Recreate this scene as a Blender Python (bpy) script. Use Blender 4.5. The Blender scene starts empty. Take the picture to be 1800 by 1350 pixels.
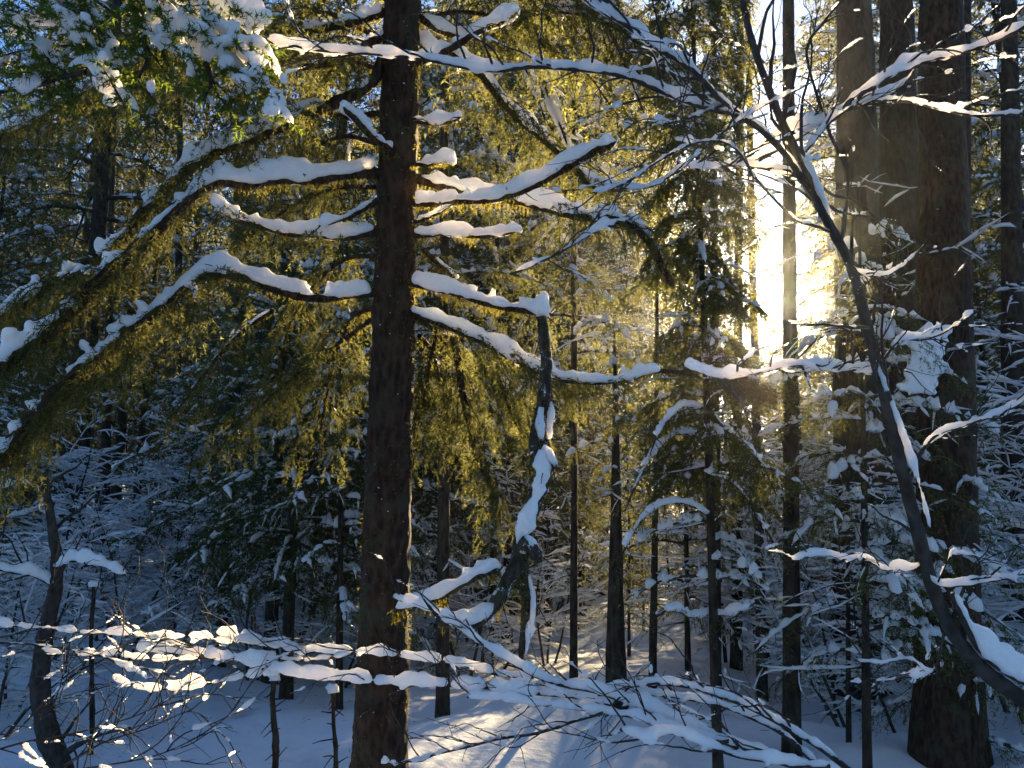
import bpy, math
import numpy as np
import time
from mathutils import Vector

rad = math.radians
scene = bpy.context.scene
rng = np.random.default_rng(11)

# ------------------------------------------------------------------ camera, sky, sun, exposure
PITCH = rad(10.4)
FPX = 1498.0                       # focal length in pixels of the 1800 px wide photograph
CAM = np.array([0.0, 0.0, 1.6])
cam_data = bpy.data.cameras.new("camera")
cam_data.sensor_width = 36.0
cam_data.lens = 36.0 * FPX / 1800.0
cam_data.clip_start = 0.05
cam_data.clip_end = 3000.0
cam = bpy.data.objects.new("camera", cam_data)
scene.collection.objects.link(cam)
cam.location = CAM
cam.rotation_euler = (math.pi / 2 + PITCH, 0, 0)
scene.camera = cam

RIGHT = np.array([1.0, 0, 0])
FWD = np.array([0, math.cos(PITCH), math.sin(PITCH)])
UPV = np.array([0, -math.sin(PITCH), math.cos(PITCH)])


def P(px, py, d):
    """A point of the place seen at photograph pixel (px, py), d metres deep."""
    return CAM + d * ((px - 900.0) / FPX * RIGHT + (675.0 - py) / FPX * UPV + FWD)


SUN_DIR = P(1358, 566, 1.0) - CAM
SUN_DIR /= np.linalg.norm(SUN_DIR)
SUN_EL = math.asin(SUN_DIR[2])
SUN_AZ = math.atan2(SUN_DIR[0], SUN_DIR[1])      # from +Y towards +X

world = bpy.data.worlds.new("World")
scene.world = world
world.use_nodes = True
wn = world.node_tree.nodes
wl = world.node_tree.links
wn.clear()
wout = wn.new("ShaderNodeOutputWorld")
wbg = wn.new("ShaderNodeBackground")
wsky = wn.new("ShaderNodeTexSky")
wsky.sky_type = 'NISHITA'
wsky.sun_disc = False
wsky.sun_elevation = SUN_EL
wsky.sun_rotation = SUN_AZ
wsky.altitude = 600
wsky.air_density = 1.0
wsky.dust_density = 1.2
wsky.ozone_density = 5.5
wbg.inputs["Strength"].default_value = 0.05
wl.new(wsky.outputs[0], wbg.inputs["Color"])
wl.new(wbg.outputs[0], wout.inputs["Surface"])

sun_data = bpy.data.lights.new("sun_lamp", 'SUN')
sun_data.energy = 5.0
sun_data.angle = rad(0.53)
sun_data.color = (1.0, 0.77, 0.44)
sun = bpy.data.objects.new("sun_lamp", sun_data)
scene.collection.objects.link(sun)
sun.rotation_euler = Vector(SUN_DIR).to_track_quat('Z', 'Y').to_euler()
sun.location = (0, 0, 40)

scene.view_settings.view_transform = 'Standard'
scene.view_settings.look = 'None'
scene.view_settings.gamma = 1.0
scene.view_settings.exposure = 2.65
scene.view_settings.use_curve_mapping = False
cy = scene.cycles
cy.use_denoising = True
cy.max_bounces = 6
cy.diffuse_bounces = 3
cy.glossy_bounces = 2
cy.transmission_bounces = 4
cy.transparent_max_bounces = 4
cy.volume_bounces = 0
cy.sample_clamp_indirect = 4.0
cy.caustics_reflective = False
cy.caustics_refractive = False

# ------------------------------------------------------------------ small helpers
_nd = rng.normal(size=(6, 3))
_nd /= np.linalg.norm(_nd, axis=1)[:, None]
_np = rng.uniform(0, 6.28, 6)


def noise3(p, scale):
    """Cheap smooth noise in about -1..1 at points p (...,3)."""
    q = np.asarray(p) * scale
    s = 0
    for k in range(6):
        s = s + np.sin(q @ _nd[k] * (1.0 + 0.37 * k) + _np[k])
    return s / 3.2


def nrm(a):
    return a / np.maximum(np.linalg.norm(a, axis=-1, keepdims=True), 1e-9)


def smooth(x):
    x = np.clip(x, 0, 1)
    return x * x * (3 - 2 * x)


def catmull(pts, n):
    pts = np.asarray(pts, float)
    seg = np.linalg.norm(np.diff(pts, axis=0), axis=1)
    s = np.concatenate([[0], np.cumsum(seg)])
    t = np.linspace(0, s[-1], n)
    ext = np.vstack([2 * pts[0] - pts[1], pts, 2 * pts[-1] - pts[-2]])
    i = np.clip(np.searchsorted(s, t, side='right') - 1, 0, len(seg) - 1)
    u = ((t - s[i]) / np.maximum(seg[i], 1e-9))[:, None]
    p0, p1, p2, p3 = ext[i], ext[i + 1], ext[i + 2], ext[i + 3]
    return 0.5 * (2 * p1 + (p2 - p0) * u + (2 * p0 - 5 * p1 + 4 * p2 - p3) * u ** 2 + (3 * p1 - p0 - 3 * p2 + p3) * u ** 3)


def length(c):
    return np.linalg.norm(np.diff(c, axis=-2), axis=-1).sum(-1)


def path(px, d0, d1=None, step=0.03, wob=0.006):
    """Catmull-Rom curve through photograph pixels; depth runs from d0 to d1 (or each point gives its own)."""
    n = len(px)
    if d1 is None:
        d1 = d0
    pts = [P(p[0], p[1], p[2] if len(p) > 2 else d0 + (d1 - d0) * i / (n - 1)) for i, p in enumerate(px)]
    L = float(length(np.array(pts)))
    K = max(8, int(L / step))
    c = catmull(pts, K)
    c = c + wob * np.stack([noise3(c, 9.0), noise3(c + 5, 9.0), noise3(c + 9, 9.0)], -1)
    return c


def tangents(c):
    return nrm(np.gradient(c, axis=-2))


def lateral(c, T):
    """Stable horizontal side vector per curve, made square to the tangent."""
    ch = c[..., -1:, :] - c[..., :1, :]
    L = np.stack([ch[..., 1], -ch[..., 0], np.zeros_like(ch[..., 0])], -1)
    bad = np.linalg.norm(L, axis=-1, keepdims=True) < 0.12 * np.linalg.norm(ch, axis=-1, keepdims=True)
    L = np.where(bad, np.array([1.0, 0, 0]), L)
    L = nrm(L)
    return nrm(L - (L * T).sum(-1, keepdims=True) * T)


class Geo:
    def __init__(self):
        self.v, self.q, self.t, self.qm, self.tm, self.n = [], [], [], [], [], 0

    def add(self, v, quads=None, tris=None, mat=0):
        v = np.asarray(v, np.float32).reshape(-1, 3)
        if quads is not None and len(quads):
            self.q.append(np.asarray(quads, np.int64).reshape(-1, 4) + self.n)
            self.qm.append(np.full(len(self.q[-1]), mat, np.int32))
        if tris is not None and len(tris):
            self.t.append(np.asarray(tris, np.int64).reshape(-1, 3) + self.n)
            self.tm.append(np.full(len(self.t[-1]), mat, np.int32))
        self.v.append(v)
        self.n += len(v)

    def tube(self, c, r, n=6, mat=0, bump=0.0, bscale=20.0, close=False):
        c = np.asarray(c, float)
        if c.ndim == 2:
            c = c[None]
        N, K, _ = c.shape
        r = np.broadcast_to(np.asarray(r, float), (N, K))
        T = tangents(c)
        S = lateral(c, T)
        U = np.cross(S, T)
        a = np.arange(n) / n * 2 * math.pi
        ring = np.cos(a)[None, None, :, None] * S[:, :, None, :] + np.sin(a)[None, None, :, None] * U[:, :, None, :]
        rr = r[:, :, None, None]
        if bump:
            q = c[:, :, None, :] + ring * rr
            rr = rr * (1 + bump * noise3(q, bscale)[..., None] + 0.5 * bump * noise3(q + 3.1, bscale * 2.7)[..., None])
        v = c[:, :, None, :] + ring * rr
        self.grid(v, N, K, n, mat, True)
        if close:
            for e in (0, K - 1):
                base = self.n
                self.add(c[:, e], None, None, mat)
                vi = np.arange(N)
                start = base - N * K * n if e == 0 else None
                off = (self._last + (vi[:, None] * K + e) * n + np.arange(n)[None]) if True else 0
                nx = self._last + (vi[:, None] * K + e) * n + (np.arange(n)[None] + 1) % n
                tri = np.stack([off, nx, np.broadcast_to((base + vi)[:, None], off.shape)], -1).reshape(-1, 3)
                self.t.append(tri)
                self.tm.append(np.full(len(tri), mat, np.int32))

    def grid(self, v, N, K, n, mat, wrap):
        j = np.arange(n if wrap else n - 1)
        i = np.arange(N)[:, None, None] * (K * n) + np.arange(K - 1)[None, :, None] * n + j[None, None, :]
        j2 = (j + 1) % n
        i2 = np.arange(N)[:, None, None] * (K * n) + np.arange(K - 1)[None, :, None] * n + j2[None, None, :]
        quads = np.stack([i, i2, i2 + n, i + n], -1).reshape(-1, 4)
        self._last = self.n
        self.add(v, quads, None, mat)

    def snow(self, c, r, h, w, n=7, mat=0, lump=0.25, scale=14.0, sink=0.3, jag=0.0, steep=0.1, fa=1.6, fb=0.5):
        """A pad of snow lying on each curve: h high, w half wide, thinned where the curve is steep."""
        c = np.asarray(c, float)
        if c.ndim == 2:
            c = c[None]
        N, K, _ = c.shape
        r = np.broadcast_to(np.asarray(r, float), (N, K))
        h = np.broadcast_to(np.asarray(h, float), (N, K))
        w = np.broadcast_to(np.asarray(w, float), (N, K))
        T = tangents(c)
        flat = np.sqrt(T[..., 0] ** 2 + T[..., 1] ** 2)
        S = lateral(c, T)
        S = nrm(S * np.array([1, 1, 0.35]))
        Z = nrm(np.array([0, 0, 1.0]) - 0.5 * (T * T[..., 2:3]))
        f = np.clip(fa * flat - fb, steep, 1)
        e = np.sin(np.clip(np.linspace(0.0, 1, K), 0, 1) * math.pi) ** 0.35 if K < 7 else np.minimum(1, np.minimum(np.arange(K), np.arange(K)[::-1]) / 2.5) ** 0.5
        e = np.maximum(e, 0.03)
        ln = 1 + lump * noise3(c, scale) + 0.5 * lump * noise3(c + 7.7, scale * 2.3)
        ln = np.clip(ln, 0.15, 2)
        hh = h * f * e * ln
        ww = w * (0.35 + 0.65 * f) * e * (0.8 + 0.2 * ln)
        a = np.linspace(-0.32 * math.pi, 1.32 * math.pi, n)
        ca, sa = np.cos(a), np.sin(a)
        ca = np.sign(ca) * np.abs(ca) ** 0.85
        up = np.where(sa > 0, sa, sa * 0.35)
        base = c + Z * (r * sink)[..., None]
        v = base[:, :, None, :] + S[:, :, None, :] * (ww[..., None] * ca)[..., None] + Z[:, :, None, :] * (hh[..., None] * up)[..., None]
        if jag:
            nn = nrm(v - base[:, :, None, :])
            v = v + nn * (jag * noise3(v, 60.0) + 0.6 * jag * noise3(v + 2, 130.0))[..., None]
        self.grid(v, N, K, n, mat, True)

    def beads(self, c, r, h, w, step=0.012, thr=-0.45, scale=22.0, n=7, mat=0, kmax=40, lump=0.35):
        """Snow lodged along thin twigs in uneven lumps with bare stretches between them."""
        c = np.asarray(c, float)
        L = float(np.mean(length(c)))
        K2 = int(np.clip(L / step, 7, kmax))
        Nn, K, _ = c.shape
        s = np.linspace(0, K - 1, K2)
        i = np.minimum(s.astype(int), K - 2)
        u = (s - i)[None, :, None]
        c2 = c[:, i] * (1 - u) + c[:, i + 1] * u
        off = rng.uniform(-50, 50, (Nn, 1, 3))
        m = smooth((noise3(c2 + off, scale) - thr) / 0.45)
        m2 = 1 + 0.5 * noise3(c2 + off + 9, scale * 2.1)
        hh = np.broadcast_to(np.asarray(h, float), (Nn, K2)) * np.maximum(m * m2, 0.02)
        ww = np.broadcast_to(np.asarray(w, float), (Nn, K2)) * np.maximum(m ** 0.6 * (0.6 + 0.4 * m2), 0.05)
        self.snow(c2, r, hh, ww, n=n, mat=mat, lump=lump, scale=scale * 1.7, sink=0.3, steep=0.01, fa=2.2, fb=1.0)

    def needles(self, c, per_m, ln, wd, mat=0, ang=1.0, t0=0.05, t1=1.0, down=0.0, jit=0.25, taper=True):
        """Single-triangle needles standing off along each curve."""
        c = np.asarray(c, float)
        if c.ndim == 2:
            c = c[None]
        N, K, _ = c.shape
        L = length(c) * (t1 - t0)
        cnt = np.maximum(1, (L * per_m + rng.random(N)).astype(int))
        idx = np.repeat(np.arange(N), cnt)
        M = len(idx)
        t = t0 + (t1 - t0) * rng.random(M)
        s = t * (K - 1)
        i = np.minimum(s.astype(int), K - 2)
        u = (s - i)[:, None]
        p = c[idx, i] * (1 - u) + c[idx, i + 1] * u
        T = nrm(c[idx, i + 1] - c[idx, i])
        R = rng.normal(size=(M, 3))
        R = nrm(R - (R * T).sum(-1, keepdims=True) * T)
        a = ang + jit * rng.normal(size=M)[:, None]
        D = T * np.cos(a) + R * np.sin(a)
        D[:, 2] -= down
        D = nrm(D)
        B = nrm(np.cross(D, rng.normal(size=(M, 3))))
        l = ln * (0.65 + 0.6 * rng.random(M))[:, None]
        w = wd * (0.7 + 0.6 * rng.random(M))[:, None]
        v = np.stack([p - B * w * 0.5, p + B * w * 0.5, p + D * l], 1)
        self.add(v, None, np.arange(3 * M).reshape(-1, 3), mat)

    def blobs(self, p, sx, sz, mat=0):
        """Small lumps (squashed, uneven octa-spheres) at points p."""
        N = len(p)
        base = []
        for la in (-0.6, 0.35, 1.0):
            for k in range(6):
                th = (k + (0.5 if la > 0 and la < 0.9 else 0)) * math.pi / 3
                base.append((math.cos(la) * math.cos(th), math.cos(la) * math.sin(th), math.sin(la)))
        base = np.array(base)
        sx = np.broadcast_to(sx, (N,))[:, None, None]
        sz = np.broadcast_to(sz, (N,))[:, None]
        v = base[None] * sx * (1 + 0.25 * rng.normal(size=(N, 18, 1)))
        v[..., 2] *= (sz / sx[..., 0])
        v = v + p[:, None, :]
        q = []
        for l in range(2):
            for k in range(6):
                q.append((l * 6 + k, l * 6 + (k + 1) % 6, l * 6 + 6 + (k + 1) % 6, l * 6 + 6 + k))
        for l in (2,):
            q.append((12, 13, 14, 15)); q.append((12, 15, 16, 17))
        q.append((3, 2, 1, 0)); q.append((5, 4, 3, 0))
        q = np.array(q)
        quads = (q[None] + (np.arange(N) * 18)[:, None, None]).reshape(-1, 4)
        self.add(v, quads, None, mat)

    def mesh(self, name, mats, smooth_faces=True):
        me = bpy.data.meshes.new(name)
        V = np.concatenate(self.v).astype(np.float32) if self.v else np.zeros((0, 3), np.float32)
        Q = np.concatenate(self.q) if self.q else np.zeros((0, 4), np.int64)
        Tt = np.concatenate(self.t) if self.t else np.zeros((0, 3), np.int64)
        me.vertices.add(len(V))
        me.vertices.foreach_set("co", V.ravel())
        loops = np.concatenate([Q.ravel(), Tt.ravel()]).astype(np.int32)
        me.loops.add(len(loops))
        me.loops.foreach_set("vertex_index", loops)
        tot = np.concatenate([np.full(len(Q), 4), np.full(len(Tt), 3)]).astype(np.int32)
        st = np.concatenate([[0], np.cumsum(tot)[:-1]]).astype(np.int32)
        me.polygons.add(len(tot))
        me.polygons.foreach_set("loop_start", st)
        me.polygons.foreach_set("loop_total", tot)
        mi = np.concatenate([np.concatenate(self.qm) if self.qm else np.zeros(0, np.int32), np.concatenate(self.tm) if self.tm else np.zeros(0, np.int32)])
        me.polygons.foreach_set("material_index", mi.astype(np.int32))
        me.polygons.foreach_set("use_smooth", np.full(len(tot), smooth_faces))
        for m in (mats if isinstance(mats, (list, tuple)) else [mats]):
            me.materials.append(m)
        me.update(calc_edges=True)
        return me

    def build(self, name, mats, parent=None, smooth_faces=True):
        return put(name, self.mesh(name, mats, smooth_faces), parent)

    def ntri(self):
        return sum(len(q) for q in self.q) * 2 + sum(len(t) for t in self.t)


def put(name, me, parent=None, loc=None):
    o = bpy.data.objects.new(name, me)
    scene.collection.objects.link(o)
    if parent is not None:
        o.parent = parent
        # geometry was built in world space under a thing whose Empty stands at its base
        b = parent
        off = Vector((0, 0, 0))
        while b is not None:
            off += b.location
            b = b.parent
        o.location = -off if loc is None else loc
    elif loc is not None:
        o.location = loc
    if name in ('snow_cover', 'moss_fringe', 'needle_sprays', 'snow_flecks', 'snow_plaster', 'dead_branches'):
        o["kind"] = "stuff"
    return o


def thing(name, label, cat, loc=(0, 0, 0), group=None):
    o = bpy.data.objects.new(name, None)
    scene.collection.objects.link(o)
    o.location = loc
    o["label"] = label
    o["category"] = cat
    if group:
        o["group"] = group
    return o


def tag(o, label=None, cat=None, group=None, kind=None):
    if label:
        o["label"] = label
    if cat:
        o["category"] = cat
    if group:
        o["group"] = group
    if kind:
        o["kind"] = kind
    return o


# ------------------------------------------------------------------ materials
class N:
    def __init__(self, name):
        self.m = bpy.data.materials.new(name)
        self.m.use_nodes = True
        self.t = self.m.node_tree
        self.t.nodes.clear()
        self.out = self.t.nodes.new("ShaderNodeOutputMaterial")

    def n(self, typ, **kw):
        nd = self.t.nodes.new(typ)
        for k, v in kw.items():
            if k.startswith("i_"):
                nd.inputs[k[2:].replace("_", " ")].default_value = v
            else:
                setattr(nd, k, v)
        return nd

    def l(self, a, b):
        self.t.links.new(a, b)

    def ramp(self, fac, stops):
        r = self.t.nodes.new("ShaderNodeValToRGB")
        e = r.color_ramp.elements
        while len(e) < len(stops):
            e.new(0.5)
        for k, (p, c) in enumerate(stops):
            e[k].position = p
            e[k].color = (*c, 1)
        self.l(fac, r.inputs[0])
        return r


def mat_snow(name, sss=0.0, scale=30.0):
    a = N(name)
    tc = a.n("ShaderNodeTexCoord")
    nz = a.n("ShaderNodeTexNoise", i_Scale=scale, i_Detail=6.0, i_Roughness=0.65)
    a.l(tc.outputs["Object"], nz.inputs["Vector"])
    bp = a.n("ShaderNodeBump", i_Strength=0.45, i_Distance=0.012)
    a.l(nz.outputs["Fac"], bp.inputs["Height"])
    col = a.ramp(nz.outputs["Fac"], [(0.25, (0.80, 0.81, 0.83)), (0.7, (0.88, 0.88, 0.88))])
    if sss:
        p = a.n("ShaderNodeBsdfPrincipled", i_Roughness=0.6)
        p.inputs["Subsurface Weight"].default_value = sss
        p.inputs["Subsurface Radius"].default_value = (1.0, 0.85, 0.7)
        p.inputs["Subsurface Scale"].default_value = 0.09
        p.inputs["Specular IOR Level"].default_value = 0.25
        a.l(col.outputs[0], p.inputs["Base Color"])
        a.l(bp.outputs[0], p.inputs["Normal"])
        a.l(p.outputs[0], a.out.inputs[0])
    else:
        d = a.n("ShaderNodeBsdfDiffuse")
        t = a.n("ShaderNodeBsdfTranslucent")
        t.inputs["Color"].default_value = (0.85, 0.82, 0.78, 1)
        a.l(col.outputs[0], d.inputs["Color"])
        a.l(bp.outputs[0], d.inputs["Normal"])
        mx = a.n("ShaderNodeMixShader", i_Fac=0.30)
        a.l(d.outputs[0], mx.inputs[1])
        a.l(t.outputs[0], mx.inputs[2])
        a.l(mx.outputs[0], a.out.inputs[0])
    return a.m


def mat_leafy(name, dark, light, trans, fac, scale=2.5):
    a = N(name)
    geo = a.n("ShaderNodeNewGeometry")
    nz = a.n("ShaderNodeTexNoise", i_Scale=scale, i_Detail=3.0)
    a.l(geo.outputs["Position"], nz.inputs["Vector"])
    mixv = a.n("ShaderNodeMath", operation='ADD')
    sc = a.n("ShaderNodeMath", operation='MULTIPLY_ADD')
    sc.inputs[1].default_value = 0.5
    sc.inputs[2].default_value = -0.25
    a.l(geo.outputs["Random Per Island"], sc.inputs[0])
    a.l(sc.outputs[0], mixv.inputs[0])
    a.l(nz.outputs["Fac"], mixv.inputs[1])
    col = a.ramp(mixv.outputs[0], [(0.25, dark), (0.75, light)])
    tcol = a.ramp(mixv.outputs[0], [(0.2, tuple(x * 0.55 for x in trans)), (0.8, trans)])
    d = a.n("ShaderNodeBsdfDiffuse")
    t = a.n("ShaderNodeBsdfTranslucent")
    a.l(col.outputs[0], d.inputs["Color"])
    a.l(tcol.outputs[0], t.inputs["Color"])
    mx = a.n("ShaderNodeMixShader", i_Fac=fac)
    a.l(d.outputs[0], mx.inputs[1])
    a.l(t.outputs[0], mx.inputs[2])
    a.l(mx.outputs[0], a.out.inputs[0])
    return a.m


def mat_bark(name, c0, c1, c2, snow=0.0, zscale=0.25, scale=28.0, bump=0.5, lichen=None):
    a = N(name)
    tc = a.n("ShaderNodeTexCoord")
    mp = a.n("ShaderNodeMapping")
    mp.inputs["Scale"].default_value = (1, 1, zscale)
    a.l(tc.outputs["Object"], mp.inputs["Vector"])
    nz = a.n("ShaderNodeTexNoise", i_Scale=scale, i_Detail=8.0, i_Roughness=0.7)
    vo = a.n("ShaderNodeTexVoronoi", i_Scale=scale * 1.3)
    a.l(mp.outputs[0], nz.inputs["Vector"])
    a.l(mp.outputs[0], vo.inputs["Vector"])
    ad = a.n("ShaderNodeMath", operation='MULTIPLY_ADD')
    ad.inputs[1].default_value = 0.5
    a.l(vo.outputs["Distance"], ad.inputs[0])
    a.l(nz.outputs["Fac"], ad.inputs[2])
    col = a.ramp(ad.outputs[0], [(0.45, c0), (0.7, c1), (0.95, c2)])
    last = col.outputs[0]
    if lichen:
        nl = a.n("ShaderNodeTexNoise", i_Scale=7.0, i_Detail=5.0, i_Roughness=0.7)
        a.l(tc.outputs["Object"], nl.inputs["Vector"])
        rl = a.ramp(nl.outputs["Fac"], [(0.52, (0, 0, 0)), (0.64, (1, 1, 1))])
        ml = a.n("ShaderNodeMix", data_type='RGBA')
        a.l(rl.outputs[0], ml.inputs[0])
        a.l(last, ml.inputs[6])
        ml.inputs[7].default_value = (*lichen, 1)
        last = ml.outputs[2]
    if snow:
        ns = a.n("ShaderNodeTexNoise", i_Scale=22.0, i_Detail=6.0, i_Roughness=0.75)
        a.l(tc.outputs["Object"], ns.inputs["Vector"])
        rs = a.ramp(ns.outputs["Fac"], [(0.72 - snow, (0, 0, 0)), (0.76 - snow, (1, 1, 1))])
        ms = a.n("ShaderNodeMix", data_type='RGBA')
        a.l(rs.outputs[0], ms.inputs[0])
        a.l(last, ms.inputs[6])
        ms.inputs[7].default_value = (0.8, 0.82, 0.85, 1)
        last = ms.outputs[2]
    p = a.n("ShaderNodeBsdfPrincipled", i_Roughness=0.85)
    p.inputs["Specular IOR Level"].default_value = 0.2
    a.l(last, p.inputs["Base Color"])
    bp = a.n("ShaderNodeBump", i_Strength=bump, i_Distance=0.02)
    a.l(ad.outputs[0], bp.inputs["Height"])
    a.l(bp.outputs[0], p.inputs["Normal"])
    a.l(p.outputs[0], a.out.inputs[0])
    return a.m


SNOW = mat_snow("snow", 0.0)
SNOW_H = mat_snow("packed_branch_snow", 1.0, 45.0)
NEEDLE = mat_leafy("spruce_needles", (0.010, 0.018, 0.009), (0.040, 0.058, 0.020), (0.36, 0.35, 0.11), 0.5)
NEEDLE_FAR = mat_leafy("far_spruce_needles", (0.008, 0.015, 0.010), (0.028, 0.042, 0.018), (0.32, 0.30, 0.09), 0.45, 0.6)
NEEDLE_FIR = mat_leafy("fir_needles", (0.02, 0.045, 0.015), (0.05, 0.09, 0.02), (0.28, 0.36, 0.05), 0.5, 4.0)
MOSS = mat_leafy("moss_strands", (0.04, 0.045, 0.012), (0.10, 0.10, 0.025), (0.50, 0.42, 0.07), 0.55, 5.0)
TWIG = mat_bark("twig_bark", (0.018, 0.013, 0.010), (0.04, 0.028, 0.02), (0.07, 0.05, 0.035), 0, 1.0, 40.0, 0.3)
BARK = mat_bark("spruce_bark", (0.010, 0.006, 0.004), (0.034, 0.017, 0.010), (0.075, 0.041, 0.025), 0.0, 0.35, 26.0, 0.9, (0.045, 0.045, 0.025))
BARK_FAR = mat_bark("far_bark", (0.010, 0.006, 0.005), (0.028, 0.018, 0.012), (0.06, 0.042, 0.03), 0.0, 0.3, 18.0, 0.7, (0.05, 0.05, 0.03))
BARK_SNAG = mat_bark("snag_bark", (0.015, 0.012, 0.010), (0.04, 0.032, 0.025), (0.09, 0.075, 0.05), 0.14, 0.6, 24.0, 0.8, (0.05, 0.055, 0.03))
BARK_GREY = mat_bark("smooth_grey_bark", (0.020, 0.016, 0.014), (0.04, 0.032, 0.028), (0.07, 0.058, 0.05), 0.0, 0.6, 22.0, 0.4, (0.05, 0.05, 0.04))


# ------------------------------------------------------------------ growing things
def grow(start, dirs, lens, K, grav=0.0, wig=0.1, lift=0.0):
    """Curves (N,K,3) from start points that bend by gravity and wander."""
    Nn = len(start)
    out = np.empty((Nn, K, 3))
    out[:, 0] = start
    d = nrm(dirs)
    st = (np.asarray(lens) / (K - 1))[:, None]
    g = np.broadcast_to(np.asarray(grav, float), (Nn,))
    for k in range(1, K):
        out[:, k] = out[:, k - 1] + d * st
        d = d + wig * rng.normal(size=(Nn, 3))
        d[:, 2] += -g + lift * (k / K)
        d = nrm(d)
    return out


def spawn(c, cnt, t0, t1, fwd=0.5, side=0.85, up=0.0, rnd=0.2, mode="lateral"):
    """Start points and directions of side shoots on curves c (N,K,3); cnt shoots per curve."""
    Nn, K, _ = c.shape
    cnt = np.broadcast_to(np.asarray(cnt, int), (Nn,))
    idx = np.repeat(np.arange(Nn), cnt)
    k = np.concatenate([np.arange(m) for m in cnt]) if len(cnt) else np.zeros(0, int)
    M = len(idx)
    t = t0 + (t1 - t0) * (k + rng.random(M)) / np.maximum(cnt[idx], 1)
    s = t * (K - 1)
    i = np.minimum(s.astype(int), K - 2)
    u = (s - i)[:, None]
    p = c[idx, i] * (1 - u) + c[idx, i + 1] * u
    T = nrm(c[idx, i + 1] - c[idx, i])
    if mode == "lateral":
        S = np.stack([T[:, 1], -T[:, 0], np.zeros(M)], -1)
        w = np.linalg.norm(S, axis=1, keepdims=True)
        R = rng.normal(size=(M, 3)); R[:, 2] = 0
        S = nrm(np.where(w < 0.25, R, S))
        S = S * np.where((k + idx) % 2 == 0, 1, -1)[:, None]
    else:
        R = rng.normal(size=(M, 3))
        S = nrm(R - (R * T).sum(-1, keepdims=True) * T)
    D = T * fwd + S * side + rnd * rng.normal(size=(M, 3))
    D[:, 2] += up
    return p, nrm(D), t, idx


def spray(wood, leaf, snow, c, per_m=14, l2=0.4, l3=0.16, g2=0.16, g3=0.25, per3=26, nl=0.020, nw=0.0035, per_n=260,
          t0=0.12, t1=1.0, snow_p=0.7, snow_h=0.03, snow_w=0.03, k2=7, k3=4, lw=0.003, fwd=0.55, tip=0.45, snow_jag=0.0, snow_step=0.03, snow_sc=16.0, mat=0):
    """Needled side shoots hanging off the curves c: shoots, hanging twigs, needles, and pads of snow on the shoots."""
    if c.ndim == 2:
        c = c[None]
    L = length(c)
    p, D, t, idx = spawn(c, np.maximum(2, (L * per_m * (t1 - t0)).astype(int)), t0, t1, fwd=fwd, side=0.85, up=0.05)
    ln = l2 * (1 - (1 - tip) * t) * (0.55 + 0.75 * rng.random(len(t)))
    sec = grow(p, D, ln, k2, g2, 0.09)
    wood.tube(sec, np.linspace(lw, lw * 0.4, k2)[None], 3)
    p3, D3, t3, i3 = spawn(sec, np.maximum(2, (ln * per3).astype(int)), 0.08, 1.0, fwd=0.75, side=0.6, up=-0.15, rnd=0.25)
    l3v = l3 * (0.4 + 0.9 * rng.random(len(t3))) * (1 - 0.4 * t3)
    ter = grow(p3, D3, l3v, k3, g3, 0.10)
    leaf.needles(sec, per_n, nl, nw, mat, ang=0.95)
    leaf.needles(ter, per_n, nl, nw, mat, ang=0.85)
    if snow is not None and snow_p > 0:
        m = rng.random(len(sec)) < snow_p
        sc = sec[m]
        if len(sc):
            hh = snow_h * (0.45 + 0.9 * rng.random(len(sc)))[:, None]
            ww = snow_w * (0.6 + 0.8 * rng.random(len(sc)))[:, None]
            snow.beads(sc, 0.004, hh, ww, step=snow_step, thr=-0.25, scale=snow_sc, n=5, kmax=16, lump=0.4)
    return sec, ter


def ground_z(x, y):
    x = np.asarray(x, float); y = np.asarray(y, float)
    p = np.stack([x, y, np.zeros_like(x)], -1)
    z = 0.10 * noise3(p, 0.55) + 0.05 * noise3(p + 4, 1.4) + 0.032 * noise3(p + 8, 3.1)
    z = z + 5.0 * smooth((y - 32) / 90.0) + 0.5 * noise3(p + 2, 0.06) * smooth((y - 16) / 20)
    z = z + 0.25 * np.exp(-(((x - 0.9) / 0.9) ** 2 + ((y - 9.3) / 0.9) ** 2))
    z = z + 0.22 * np.exp(-(((x - 1.9) / 0.8) ** 2 + ((y - 11.0) / 0.8) ** 2))
    return z - 0.05


def on_ground(px, py, it=12):
    d = P(px, py, 1.0) - CAM
    s = 1.6 / max(1e-3, -d[2])
    for _ in range(it):
        q = CAM + d * s
        s = s + (q[2] - ground_z(q[0], q[1])) / -d[2] * 0.8
    return CAM + d * s


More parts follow.
